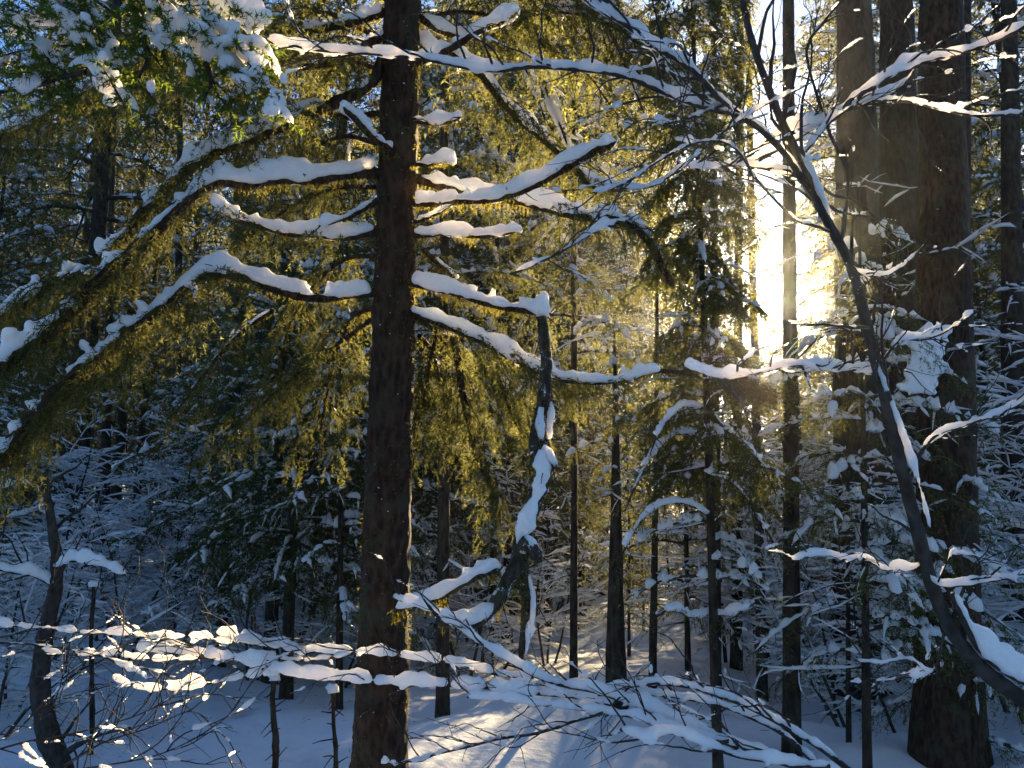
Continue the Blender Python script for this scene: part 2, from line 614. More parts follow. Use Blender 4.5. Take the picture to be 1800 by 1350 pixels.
# ------------------------------------------------------------------ ground and haze
def build_ground():
    ny, nx = 300, 220
    v = np.linspace(0, 1, ny)
    ys = -14 + 30 * v + 330 * v ** 4.2
    u = np.linspace(-1, 1, nx)
    us = np.sign(u) * (0.55 * np.abs(u) + 0.45 * np.abs(u) ** 3)
    X = us[None, :] * (12 + 1.0 * np.maximum(ys, 0))[:, None]
    Y = np.broadcast_to(ys[:, None], X.shape)
    Z = ground_z(X, Y)
    q = np.stack([X, Y, np.zeros_like(X)], -1)
    Z = Z + 0.010 * noise3(q + 1, 8.0)
    for _ in range(170):
        gx, gy = rng.uniform(-4, 6), rng.uniform(4.5, 14)
        sz = rng.uniform(.06, .16)
        k = (np.abs(X - gx) < 4 * sz) & (np.abs(Y - gy) < 4 * sz)
        Z = Z + k * (-rng.uniform(.3, .7) * sz) * np.exp(-((X - gx) ** 2 + (Y - gy) ** 2) / (2 * (sz * .6) ** 2))
    for px, py, s in ((420, 1250, 0.13), (435, 1245, 0.12), (415, 1262, 0.1), (290, 1296, 0.09), (1240, 1325, 0.2)):
        g = on_ground(px, py)
        Z = Z - 0.10 * np.exp(-((X - g[0]) ** 2 + (Y - g[1]) ** 2) / (2 * (s * 0.6) ** 2))
    # hollows and snow skirts round the standing trunks are added by the trunks' own rims
    V = np.stack([X, Y, Z], -1)
    g = Geo()
    g.grid(V[None], 1, ny, nx, 0, False)
    return g


a = N("ground_snow")
tc = a.n("ShaderNodeTexCoord")
n1 = a.n("ShaderNodeTexNoise", i_Scale=3.0, i_Detail=8.0, i_Roughness=0.6)
n2 = a.n("ShaderNodeTexNoise", i_Scale=60.0, i_Detail=4.0)
a.l(tc.outputs["Object"], n1.inputs["Vector"])
a.l(tc.outputs["Object"], n2.inputs["Vector"])
mm = a.n("ShaderNodeMath", operation='MULTIPLY_ADD')
mm.inputs[1].default_value = 0.05
a.l(n2.outputs["Fac"], mm.inputs[0])
a.l(n1.outputs["Fac"], mm.inputs[2])
bp = a.n("ShaderNodeBump", i_Strength=0.5, i_Distance=0.08)
a.l(mm.outputs[0], bp.inputs["Height"])
col = a.ramp(n1.outputs["Fac"], [(0.3, (0.78, 0.79, 0.82)), (0.7, (0.86, 0.87, 0.88))])
d = a.n("ShaderNodeBsdfDiffuse")
a.l(col.outputs[0], d.inputs["Color"])
a.l(bp.outputs[0], d.inputs["Normal"])
a.l(d.outputs[0], a.out.inputs[0])
ground = build_ground().build("snow_ground", a.m)
ground["kind"] = "structure"

HAZE = True
if HAZE:
    hz = N("haze_air")
    pv = hz.n("ShaderNodeVolumePrincipled", i_Density=0.0005, i_Anisotropy=0.90)
    pv.inputs["Color"].default_value = (0.95, 0.96, 1.0, 1)
    hz.l(pv.outputs[0], hz.out.inputs["Volume"])
    hm = bpy.data.meshes.new("haze")
    x0, x1, y0, y1, z0, z1 = -370, 370, -30, 350, -2.5, 36
    hm.from_pydata([(x0, y0, z0), (x1, y0, z0), (x1, y1, z0), (x0, y1, z0), (x0, y0, z1), (x1, y0, z1), (x1, y1, z1), (x0, y1, z1)], [],
                   [(3, 2, 1, 0), (4, 5, 6, 7), (0, 1, 5, 4), (1, 2, 6, 5), (2, 3, 7, 6), (3, 0, 4, 7)])
    hm.materials.append(hz.m)
    ho = put("haze", hm)
    ho["kind"] = "stuff"

# the sun itself, far outside the air of the wood
import bmesh
sm = N("sun_glow")
em = sm.n("ShaderNodeEmission", i_Strength=30.0)
em.inputs["Color"].default_value = (1.0, 0.86, 0.6, 1)
tb = sm.n("ShaderNodeBsdfTransparent")
ad = sm.n("ShaderNodeAddShader")
sm.l(em.outputs[0], ad.inputs[0])
sm.l(tb.outputs[0], ad.inputs[1])
sm.l(ad.outputs[0], sm.out.inputs[0])
try:
    sm.m.cycles.emission_sampling = 'NONE'
except Exception:
    pass
bmx = bmesh.new()
bmesh.ops.create_uvsphere(bmx, u_segments=32, v_segments=16, radius=1500 * math.tan(rad(0.45)))
sme = bpy.data.meshes.new("sun")
bmx.to_mesh(sme)
bmx.free()
sme.materials.append(sm.m)
so_ = put("sun", sme, None, tuple(CAM + SUN_DIR * 1500))
so_["kind"] = "structure"

# ------------------------------------------------------------------ meshes for the forest (shared by copies)
def trunk_curve(base, top, K, wob=0.05):
    c = np.linspace(0, 1, K)[:, None] * (np.asarray(top) - np.asarray(base)) + np.asarray(base)
    c = c + wob * np.stack([noise3(c * [0.1, 0.1, 1], 0.8), noise3(c * [0.1, 0.1, 1] + 3, 0.8), np.zeros(K)], -1) * np.linspace(0, 1, K)[:, None]
    return c


def trunk_geo(base, top, r0, r1, n=12, K=24, bump=0.06, flare=0.35, wob=0.05):
    g = Geo()
    c = trunk_curve(base, top, K, wob)
    t = np.linspace(0, 1, K)
    h = length(c)
    r = r0 + (r1 - r0) * t + r0 * flare * np.exp(-t * h / 0.35)
    g.tube(c, r[None], n, 0, bump, 9.0)
    return g, c, r


def spruce_meshes(seed, H, cb, r0, LR, nl, lod):
    """A snow-hung spruce standing at the origin -> meshes (trunk, crown, snow)."""
    global rng
    keep = rng
    rng = np.random.default_rng(seed)
    tg, tc_, tr = trunk_geo((0, 0, -0.3), (rng.normal() * 0.1, rng.normal() * 0.1, H), r0, 0.015, 9 if lod else 14, 16 if lod else 30)
    wood, leaf, snow = Geo(), Geo(), Geo()
    z = cb + (H - cb - 0.2) * np.linspace(0, 1, nl) ** 0.95
    z = z + rng.normal(size=nl) * 0.08
    az = np.arange(nl) * 2.4 + rng.normal(size=nl) * 0.4
    f = 1 - (z - cb) / (H - cb)
    L = LR * (0.12 + 0.88 * f ** 0.8) * (0.7 + 0.5 * rng.random(nl))
    D = np.stack([np.cos(az), np.sin(az), 0.15 + 0.5 * (1 - f)], -1)
    st = np.stack([np.zeros(nl), np.zeros(nl), z], -1)
    K = 9
    limbs = grow(st, D, L, K, 0.16 * (0.4 + f), 0.05, 0.18)
    wood.tube(limbs, (np.linspace(1, 0.2, K)[None] * (0.008 + 0.012 * L[:, None])), 4)
    # dead, bare lower branches
    nd = int(cb * 3)
    if nd > 2:
        za = rng.uniform(0.5, cb, nd)
        aa = rng.uniform(0, 6.28, nd)
        dd = grow(np.stack([0 * za, 0 * za, za], -1), np.stack([np.cos(aa), np.sin(aa), 0 * za - 0.1], -1), rng.uniform(0.3, 1.3, nd), 6, 0.05, 0.12)
        wood.tube(dd, np.linspace(0.010, 0.003, 6)[None], 3)
        snow.snow(dd, 0.008, 0.022, 0.016, n=5, lump=0.5)
        p, Dd, t, i = spawn(dd, 4, 0.2, 1, rnd=0.4)
        d2 = grow(p, Dd, rng.uniform(0.1, 0.4, len(t)), 4, 0.08, 0.15)
        wood.tube(d2, np.linspace(0.005, 0.002, 4)[None], 3)
    S = [dict(per_m=18, l2=0.42, l3=0.20, per3=22, nl=0.030, nw=0.0065, per_n=120, k2=5, k3=3, snow_h=0.034, snow_w=0.022, snow_p=0.5, snow_step=.025, snow_sc=34.0),
         dict(per_m=10, l2=0.62, l3=0.36, per3=12, nl=0.06, nw=0.017, per_n=55, k2=5, k3=3, snow_h=0.06, snow_w=0.036, snow_p=0.27, snow_step=.05, snow_sc=17.0),
         dict(per_m=5.5, l2=0.9, l3=0.6, per3=6, nl=0.15, nw=0.045, per_n=19, k2=4, k3=3, snow_h=0.11, snow_w=0.08, snow_p=0.32, snow_step=.10, snow_sc=8.0)][lod]
    sec, ter = spray(wood, leaf, snow, limbs, g2=0.22, g3=0.35, t0=0.15, **S)
    hl = (0.03, 0.045, 0.07)[lod]
    snow.beads(limbs, 0.015, hl * (0.6 + 0.7 * rng.random(nl))[:, None], hl * 0.6, step=(.02, .04, .08)[lod], thr=-.3, scale=(30, 16, 9)[lod], n=6, kmax=40)
    rng = keep
    mt = tg.mesh("spruce_trunk", BARK_FAR)
    off = leaf
    cr = Geo()
    cr.v, cr.q, cr.t, cr.qm, cr.tm, cr.n = wood.v, wood.q, wood.t, wood.qm, wood.tm, wood.n
    for arr in off.t:
        pass
    base = cr.n
    cr.v = wood.v + leaf.v
    cr.t = wood.t + [x + base for x in leaf.t]
    cr.tm = wood.tm + [x + 1 for x in leaf.tm]
    cr.n = wood.n + leaf.n
    mc = cr.mesh("spruce_crown", [TWIG, NEEDLE_FAR if lod else NEEDLE])
    ms = snow.mesh("spruce_snow", SNOW)
    return mt, mc, ms, tg.ntri() + cr.ntri() + snow.ntri()


def bare_meshes(seed, H, stems, spread, lod, flat=0.0):
    """A leafless snowed-up shrub or young broadleaf at the origin -> meshes (stems, snow)."""
    global rng
    keep = rng
    rng = np.random.default_rng(seed)
    wood, snow = Geo(), Geo()
    az = rng.uniform(0, 6.28, stems)
    D = np.stack([np.cos(az) * spread, np.sin(az) * spread, np.ones(stems)], -1)
    st = np.stack([np.cos(az) * 0.08, np.sin(az) * 0.08, np.full(stems, -0.1)], -1)
    L0 = H * rng.uniform(0.75, 1.1, stems)
    c0 = grow(st, D, L0, 12, 0.0, 0.07)
    r0 = 0.006 + 0.006 * H
    wood.tube(c0, np.linspace(r0, 0.004, 12)[None], 5)
    snow.snow(c0, r0 * 0.6, 0.03, 0.02, n=5, lump=0.4)
    p, D, t, i = spawn(c0, int(H * 5), 0.15, 1.0, fwd=0.45, side=0.9, up=0.0, rnd=0.25, mode="any")
    D[:, 2] *= (1 - flat)
    l1 = H * 0.34 * (1.15 - 0.8 * t) * rng.uniform(0.6, 1.2, len(t))
    c1 = grow(p, D, l1, 8, 0.02, 0.10)
    wood.tube(c1, np.linspace(0.008, 0.003, 8)[None], 4)
    snow.snow(c1, 0.006, 0.028 * rng.uniform(0.5, 1.4, len(t))[:, None], 0.014, n=5, lump=0.5, scale=20)
    p, D, t2, i2 = spawn(c1, np.maximum(2, (l1 * 9).astype(int)), 0.15, 1.0, fwd=0.75, side=0.65, rnd=0.2)
    l2 = l1[i2] * 0.45 * rng.uniform(0.5, 1.2, len(t2))
    c2 = grow(p, D, l2, 6, 0.03, 0.12)
    wood.tube(c2, np.linspace(0.005, 0.002, 6)[None], 3)
    snow.snow(c2, 0.004, 0.020 * rng.uniform(0.4, 1.4, len(t2))[:, None], 0.010, n=5, lump=0.5, scale=24)
    if lod == 0:
        p, D, t3, i3 = spawn(c2, 3, 0.25, 1.0, fwd=0.8, side=0.6, rnd=0.2)
        l3 = l2[i3] * 0.5 * rng.uniform(0.5, 1.2, len(t3))
        c3 = grow(p, D, l3, 4, 0.04, 0.12)
        wood.tube(c3, np.linspace(0.003, 0.0015, 4)[None], 3)
        snow.snow(c3, 0.003, 0.012 * rng.uniform(0.3, 1.4, len(t3))[:, None], 0.007, n=5, lump=0.5, scale=30)
    rng = keep
    return wood.mesh("shrub_stems", BARK_GREY), snow.mesh("shrub_snow", SNOW), wood.ntri() + snow.ntri()


TRI = 0
tall = [spruce_meshes(100 + k, h, cb, 0.2, lr, nl, 2) for k, (h, cb, lr, nl) in enumerate(((24, 5.0, 3.4, 90), (20, 3.0, 3.0, 84), (27, 7.5, 3.2, 84)))]
mid = [spruce_meshes(200 + k, h, cb, 0.09, lr, nl, 1) for k, (h, cb, lr, nl) in enumerate(((9, 1.7, 1.8, 64), (12, 2.4, 2.0, 74), (7, 1.3, 1.5, 56)))]
sap = [spruce_meshes(300 + k, h, cb, 0.035, lr, nl, 0) for k, (h, cb, lr, nl) in enumerate(((3.4, 0.35, 1.0, 30), (4.6, 1.0, 1.15, 34)))]
shr = [bare_meshes(400 + k, h, s, sp, l, fl) for k, (h, s, sp, l, fl) in enumerate(((3.0, 3, 0.35, 0, 0.5), (4.2, 2, 0.25, 0, 0.6), (4.8, 2, 0.25, 1, 0.4), (2.2, 3, 0.6, 0, 0.3)))]
print("TRIS tall", [t[3] for t in tall], "mid", [t[3] for t in mid], "sap", [t[3] for t in sap], "shr", [t[2] for t in shr])


def copy_tree(kind, k, x, y, s, rz, name, label, cat, group, z=None):
    o = bpy.data.objects.new(name, None)
    scene.collection.objects.link(o)
    o.location = (x, y, float(ground_z(x, y)) if z is None else z)
    o.rotation_euler = (0, 0, rz)
    o.scale = (s, s, s)
    o["label"], o["category"], o["group"] = label, cat, group
    names = ("trunk", "crown", "snow_cover") if kind != "shr" else ("stems", "snow_cover")
    src = {"tall": tall, "mid": mid, "sap": sap, "shr": shr}[kind][k]
    for nm, me in zip(names, src):
        c = bpy.data.objects.new(nm, me)
        scene.collection.objects.link(c)
        c.parent = o
    return o


def sun_lat(x, y):
    """Distance of (x, y) to the right of the line from the camera towards the sun, and distance along it."""
    return x * math.cos(SUN_AZ) - y * math.sin(SUN_AZ), x * math.sin(SUN_AZ) + y * math.cos(SUN_AZ)


# ------------------------------------------------------------------ the near mossy spruce with its snow-laden limbs
D0 = 4.5
hero_base = P(662, 1500, D0)
g0 = on_ground(640, 1900)
hero_top = P(760, -2600, D0 + 0.2)
pA, pB = P(667, 1350, D0), P(706, 0, D0)
ax = nrm(pB - pA)
zb = float(ground_z(pA[0], pA[1]))
hb = pA + ax * ((zb - 0.1 - pA[2]) / ax[2])
ht = pA + ax * ((10.0 - pA[2]) / ax[2])
hero = thing("mossy_spruce", "near spruce with straight reddish brown trunk and thick snow-laden mossy limbs", "tree", tuple(hb))
g = Geo()
K = 420
c = trunk_curve(hb, ht, K, 0.015)
hz_ = np.linspace(0, 1, K)
rr = 0.142 - 0.0105 * (c[:, 2] - hb[2]) + 0.10 * np.exp(-(c[:, 2] - hb[2]) / 0.3)
rr = np.maximum(rr, 0.03)
g.tube(c, rr[None], 56, 0, 0.045, 34.0)
trunk_o = g.build("trunk", BARK, hero)
hero_c, hero_r = c, rr
mg = Geo()
tt = rng.random(2600)
zz = rng.random(2600) ** 1.0 * 4.2 + 0.1
ii = np.clip(np.searchsorted(c[:, 2] - hb[2], zz), 0, K - 1)
an = rng.normal(size=2600) * 0.75 + rng.choice([0.15, math.pi - 0.1], 2600, p=[0.7, 0.3])
pp = c[ii] + np.stack([np.cos(an), np.sin(an), 0 * an], -1) * (rr[ii] * 0.97)[:, None]
keepm = noise3(pp, 5.0) > -0.25
pp, an = pp[keepm], an[keepm]
dd = np.stack([np.cos(an), np.sin(an), -0.5 + 0 * an], -1)
fz = grow(pp, dd, rng.uniform(0.008, 0.03, len(pp)), 3, 0.5, 0.3)
mg.needles(fz, 200, 0.012, 0.003, 0, ang=0.9)
mg.build("moss_fringe", MOSS, trunk_o, False)
sg = Geo()
zz = rng.uniform(0.2, 4.2, 60)

ii = np.clip(np.searchsorted(c[:, 2] - hb[2], zz), 0, K - 1)
an = rng.uniform(-math.pi, 0, 60)
pp = c[ii] + np.stack([np.cos(an), np.sin(an), 0 * an], -1) * (rr[ii] * 1.0)[:, None]
pp[:, 2] += rng.uniform(-.03, .03, 60)
sg.blobs(pp, rng.uniform(0.002, 0.006, 60), rng.uniform(0.0015, 0.004, 60))
sg.build("snow_flecks", SNOW, trunk_o)


def limb(tree, pts, d0, d1, r0, r1, sh, sw, moss=1.0, hang=0.0, needled=None, s0=0.0, s1=1.0, leaf_mat=None, blunt=True, gaps=0.0, name="limb", bark=None):
    """One snow-laden limb: wood, the snow lying on it, the moss hanging under it, and needled sprays."""
    c = path(pts, d0, d1, 0.022)
    K = len(c)
    t = np.linspace(0, 1, K)
    r = r0 + (r1 - r0) * t
    wood = Geo()
    if blunt:
        e = np.minimum(1, np.arange(K)[::-1] / 2.0) ** 0.5
        r = r * np.maximum(e, 0.06)
    wood.tube(c, r[None], 9, 0, 0.13, 28.0)
    # little knobs and broken twigs
    p, D, tk, _ = spawn(c[None], max(3, int(length(c) * 10)), 0.05, 1.0, fwd=0.5, side=0.8, up=-0.5, rnd=0.4)
    tw = grow(p, D, rng.uniform(0.05, 0.22, len(p)), 5, 0.14, 0.18)
    wood.tube(tw, np.linspace(0.004, 0.0015, 5)[None], 4, 1)
    leaf, snow, mossg = Geo(), Geo(), Geo()
    if needled:
        spray(wood, leaf, snow, c[None], **needled)
    o = wood.build(name, [bark or BARK, TWIG], tree)
    # the snow, in one or several lengths
    if sh > 0:
        cuts = [s0]
        if gaps:
            k = s0
            while k < s1:
                k += gaps * rng.uniform(0.6, 1.6)
                cuts.append(min(k, s1))
        else:
            cuts.append(s1)
        for a0, a1 in zip(cuts[:-1], cuts[1:]):
            i0, i1 = int(a0 * (K - 1)), int(a1 * (K - 1)) + 1
            if i1 - i0 < 8:
                continue
            if a0 > s0:
                i0 += 1
            sc = c[i0:i1]
            n2 = max(14, int(length(sc) / 0.014))
            sc = catmull(sc, n2)
            rs = np.interp(np.linspace(i0, i1 - 1, n2), np.arange(K), r)
            sc = sc + np.stack([0.1 * sw * noise3(sc, 11), 0.1 * sw * noise3(sc + 3, 11), 0 * rs], -1)
            thin = 1 - (0.72 if tree is hero else 0.15) * smooth((noise3(sc + 2, 5.5) - 0.25) / 0.3)
            snow.snow(sc, rs, (sh * thin * (0.9 + 0.22 * np.sin(np.linspace(0, 9, n2) + rng.random() * 6)))[None], (sw * (.55 + .45 * thin))[None], n=14, lump=0.38, scale=13.0, sink=0.35, jag=0.0035)
    if snow.n:
        m = max(4, int(length(c) * 16))
        if sh > 0:
            ib = rng.integers(int(s0 * (K - 1)) + 1, max(int(s1 * (K - 1)), int(s0 * (K - 1)) + 3), m)
            pb = c[ib] + np.stack([rng.normal(size=m) * sw * .35, rng.normal(size=m) * sw * .35, r[ib] * .6 + sh * rng.uniform(.1, .75, m)], -1)
            snow.blobs(pb, sw * rng.uniform(.35, .8, m), sh * rng.uniform(.25, .5, m))
        merged_snow(snow, "snow_cover", o, 0.012, it=2)
    if leaf.n:
        leaf.build("needle_sprays", leaf_mat or NEEDLE, o, False)
    if moss > 0:
        m = int(length(c) * 420 * moss)
        tm = rng.random(m)
        im = (tm * (K - 1)).astype(int)
        th = rng.normal(size=m) * 0.8
        T = tangents(c[None])[0][im]
        S = lateral(c[None], tangents(c[None]))[0][im]
        U = np.cross(S, T)
        out = S * np.sin(th)[:, None] - U * np.cos(th)[:, None]
        q = c[im] + out * r[im][:, None] * 0.95
        kk = noise3(q, 10.0) > -0.55
        q, out = q[kk], out[kk]
        big = rng.random(len(q)) ** 3
        st = grow(q, out * 0.6 + np.array([0, 0, -0.6]), 0.010 + 0.045 * big, 4, 0.4, 0.3)
        mossg.needles(st, 260, 0.010, 0.0032, 0, ang=0.7)
        mossg.build("moss_fringe", MOSS, o, False)
    return o


def merged_snow(geo, name, parent, voxel=0.009, mat=None, it=3):
    """Melts overlapping pads of snow into one soft heap."""
    me = geo.mesh("heap", mat or SNOW_H)
    o = bpy.data.objects.new("heap", me)
    scene.collection.objects.link(o)
    m = o.modifiers.new("r", 'REMESH')
    m.mode = 'VOXEL'
    m.voxel_size = voxel
    m.use_smooth_shade = True
    sm_ = o.modifiers.new("s", 'SMOOTH')
    sm_.iterations = it
    sm_.factor = 0.5
    dg = bpy.context.evaluated_depsgraph_get()
    me2 = bpy.data.meshes.new_from_object(o.evaluated_get(dg))
    bpy.data.objects.remove(o)
    me2.name = name
    co = np.empty(len(me2.vertices) * 3, np.float32)
    me2.vertices.foreach_get("co", co)
    no = np.empty(len(me2.vertices) * 3, np.float32)
    me2.vertices.foreach_get("normal", no)
    co, no = co.reshape(-1, 3), no.reshape(-1, 3)
    am = 0.30 * voxel
    co = co + no * (am * noise3(co, 0.55 / voxel) + 0.7 * am * noise3(co + 4, 0.25 / voxel))[:, None]
    me2.vertices.foreach_set("co", co.astype(np.float32).ravel())
    me2.update()
    me2.materials.clear()
    me2.materials.append(mat or SNOW_H)
    return tag(put(name, me2, parent), kind="stuff")


CURTAIN = dict(per_m=34, l2=0.42, l3=0.20, g2=0.32, g3=0.5, per3=36, nl=0.023, nw=0.0046, per_n=230, snow_p=0.16, snow_h=0.026, snow_w=0.022, k2=7, k3=4, snow_jag=0.003)
LIGHT = dict(CURTAIN, per_m=18, l2=0.26, l3=0.14)


def cur(**k):
    if "per_m" in k:
        k["per_m"] *= 4.5
    return dict(CURTAIN, **k)


# left limbs, reaching towards the viewer
limb(hero, [(676, 92), (650, 150), (600, 175), (545, 202), (480, 228), (400, 258), (335, 292), (280, 345), (215, 420), (150, 470), (60, 520), (-40, 580)], 4.5, 3.7, .030, .026, .075, .050, 0.8, needled=cur(t0=.2, l2=.42), s0=.08)
limb(hero, [(672, 306), (620, 306), (560, 312), (500, 312), (440, 322), (375, 322), (330, 350), (285, 395), (225, 450), (150, 520), (80, 585), (0, 640), (-60, 690)], 4.45, 3.3, .030, .034, .075, .052, 1.0, needled=cur(t0=.5, l2=.40), s0=.02)
limb(hero, [(668, 405), (610, 413), (560, 412), (500, 408), (450, 396), (405, 378), (372, 362)], 4.45, 3.9, .026, .012, .060, .042, 0.9, needled=LIGHT, s0=.03)
limb(hero, [(665, 352), (630, 370), (600, 384), (560, 398)], 4.42, 4.2, .015, .010, .035, .026, 0.5)
limb(hero, [(662, 512), (610, 518), (565, 524), (520, 518), (480, 505), (430, 488), (395, 478), (360, 482), (325, 505), (280, 540), (225, 585), (150, 650), (85, 712), (10, 790), (-60, 850)], 4.45, 3.2, .022, .042, .066, .052, 1.0, needled=cur(t0=.38, l2=.5, per_m=10), s0=.02)
limb(hero, [(690, 268), (655, 240), (628, 212), (603, 188)], 4.35, 3.95, .020, .017, .045, .035, 0.5, needled=None)
limb(hero, [(680, 60), (640, 80), (590, 110), (520, 120), (440, 150), (380, 200)], 4.5, 4.0, .024, .010, .055, .04, 0.8, needled=cur(l2=.35))
limb(hero, [(676, 20), (600, 45), (530, 52), (470, 45), (380, 60), (280, 90), (180, 150), (60, 210), (-40, 260)], 4.5, 3.5, .024, .014, .06, .045, 0.8, needled=cur(l2=.4, per_m=10))
limb(hero, [(672, 200), (640, 200), (610, 206), (570, 190)], 4.5, 4.6, .016, .01, .035, .028, 0.5)
limb(hero, [(480, 545), (440, 570), (405, 602), (350, 670), (322, 708), (298, 735)], 4.7, 4.6, .012, .008, .03, .02, 0.6, needled=cur(per_m=6, l2=.3))
# right limbs, lit from behind
limb(hero, [(735, 112), (770, 95), (800, 82), (845, 55), (880, 38), (915, 15)], 4.4, 4.1, .020, .016, .050, .036, 0.8)
limb(hero, [(730, 72), (760, 88), (800, 100), (840, 128), (870, 165), (915, 215), (960, 250), (1000, 285), (1045, 325), (1110, 335)], 4.6, 5.0, .024, .016, .065, .048, 1.2, needled=cur(t0=.3, per_m=7, l2=.38))
limb(hero, [(728, 212), (760, 218), (790, 216), (812, 206)], 4.45, 4.3, .018, .010, .045, .036, 1.4)
limb(hero, [(728, 288), (760, 287), (780, 280), (799, 281)], 4.4, 4.15, .016, .010, .048, .034, 1.2)
limb(hero, [(728, 314), (770, 322), (815, 336), (860, 345), (900, 352), (960, 365), (1020, 380), (1075, 385), (1115, 398), (1145, 430), (1165, 470), (1185, 505)], 4.5, 4.7, .026, .022, .062, .046, 1.6, needled=cur(t0=.45, per_m=6, l2=.35), s1=.82)
limb(hero, [(728, 358), (780, 354), (830, 350), (880, 345), (930, 328), (985, 298), (1035, 270), (1085, 248)], 4.42, 3.9, .019, .024, .055, .042, 1.0)
limb(hero, [(728, 412), (780, 410), (830, 413), (880, 410), (918, 402)], 4.42, 4.1, .018, .010, .050, .036, 1.3)
limb(hero, [(728, 390), (755, 380), (780, 368), (795, 360)], 4.42, 4.25, .011, .006, .025, .020, 0.5)
limb(hero, [(722, 498), (760, 506), (800, 516), (850, 530), (900, 543), (968, 552)], 4.42, 4.0, .022, .018, .060, .042, 1.3)
limb(hero, [(720, 552), (770, 566), (820, 588), (870, 612), (920, 640), (965, 660), (1010, 668), (1060, 672), (1105, 668), (1150, 652), (1200, 655), (1240, 668)], 4.45, 4.6, .025, .010, .058, .042, 1.5, needled=cur(t0=.15, t1=.75, per_m=6, l2=.34), s0=.02, s1=.86)
limb(hero, [(795, 590), (806, 640), (815, 700), (828, 760), (845, 815), (868, 860), (880, 920)], 4.7, 4.7, .022, .012, .0, .0, 1.0, needled=cur(per_m=9, l2=.28, g2=.35))
limb(hero, [(770, 580), (755, 640), (745, 700), (730, 760), (715, 820)], 4.8, 4.8, .012, .007, .0, .0, 1.0, needled=cur(per_m=8, l2=.25, g2=.35))
limb(hero, [(870, 615), (880, 680), (905, 740), (935, 790), (945, 850)], 4.8, 4.9, .010, .006, .0, .0, 1.0, needled=cur(per_m=9, l2=.3, g2=.35))
limb(hero, [(735, 30), (790, 60), (860, 60), (950, 20), (1040, 30), (1130, 80), (1200, 150), (1240, 230)], 4.6, 5.4, .022, .012, .055, .04, 1.2, needled=cur(per_m=11, l2=.45))
limb(hero, [(745, 440), (780, 470), (805, 495)], 4.6, 4.9, .014, .010, .03, .025, 1.4, needled=LIGHT)
print("hero limbs done")

def canopy(z0, z1, nl, LR):
    """The upper boughs of the near spruce, from just above the picture upwards."""
    wood, leaf, snow = Geo(), Geo(), Geo()
    z = np.linspace(z0, z1, nl)
    ii = np.clip(np.searchsorted(hero_c[:, 2] - hero_c[0, 2], z), 1, len(hero_c) - 2)
    az = np.arange(nl) * 2.4 + rng.normal(size=nl) * .3
    f = 1 - (z - z0) / (z1 - z0)
    L = LR * (.25 + .75 * f) * rng.uniform(.75, 1.15, nl)
    lb = grow(hero_c[ii], np.stack([np.cos(az), np.sin(az), .35 + 0 * az], -1), L, 12, .10, .05, .05)
    wood.tube(lb, np.linspace(1, .2, 12)[None] * (.008 + .010 * L[:, None]), 5)
    spray(wood, leaf, snow, lb, per_m=12, l2=.55, l3=.26, g2=.2, g3=.4, per3=12, nl=.05, nw=.02, per_n=42, snow_p=.4, snow_h=.04, snow_w=.03, snow_step=.04, snow_sc=24.0, k2=5, k3=3)
    snow.beads(lb, .012, .06, .045, step=.04, thr=-.5, scale=16, n=6, kmax=50)
    o = wood.build("upper_boughs", TWIG, hero)
    leaf.build("needle_sprays", NEEDLE, o, False)
    snow.build("snow_cover", SNOW, o)


canopy(4.85, 9.6, 84, 2.8)


def bough(pts, d0, d1, per=26, l2=.42, r0=.014, sh=.0, **k):
    limb(hero, pts, d0, d1, r0, .004, sh, .03, .7, needled=dict(CURTAIN, per_m=per, l2=l2, **k), s1=.7)


# boughs behind the heavy limbs, hung with needled twigs
for pts, d0, d1 in (
        ([(735, 40), (820, 20), (920, 60), (1020, 120), (1090, 210)], 4.7, 5.6),
        ([(735, 560), (770, 590), (810, 640), (835, 710), (850, 780)], 4.8, 5.5),
        ([(735, 590), (760, 620), (775, 680), (785, 750), (795, 810)], 4.8, 5.3),
        ([(730, -30), (850, -60), (980, -30), (1090, 30), (1180, 110)], 4.7, 5.4)):
    bough(pts, d0, d1, 20, .28 if pts[0][1] > 500 else .42)
for pts, d0, d1 in (
        ([(660, 250), (600, 240), (540, 270), (470, 330), (430, 400)], 4.7, 5.2),
        ([(660, 330), (590, 330), (500, 370), (420, 440), (370, 540)], 4.7, 5.4),
        ([(660, 450), (600, 460), (540, 520), (500, 600), (480, 700)], 4.8, 5.4),
        ([(655, 540), (620, 560), (590, 630), (570, 720), (560, 800)], 4.8, 5.2),
        ([(660, 120), (560, 90), (440, 110), (330, 160), (240, 240)], 4.7, 4.6),
        ([(660, -20), (540, -40), (400, -10), (260, 50), (130, 140)], 4.6, 4.4),
        ([(660, 60), (560, 20), (450, 50), (330, 100), (200, 200), (110, 320)], 4.7, 4.9),
        ([(655, 560), (600, 600), (520, 660), (440, 730), (380, 800)], 4.8, 5.0)):
    bough(pts, d0, d1)

# ------------------------------------------------------------------ the broken, moss-hung snag in front of it
sb = P(915, 1165, 3.9)
snag = thing("broken_snag", "dead mossy stem hanging crooked right of the spruce trunk, plastered with snow", "dead branch", tuple(sb))


def snag_part(name, pts, d0, d1, r0, r1, sh, sw, moss, **k):
    return limb(snag, pts, d0, d1, r0, r1, sh, sw, moss, name=name, bark=BARK_SNAG, **k)


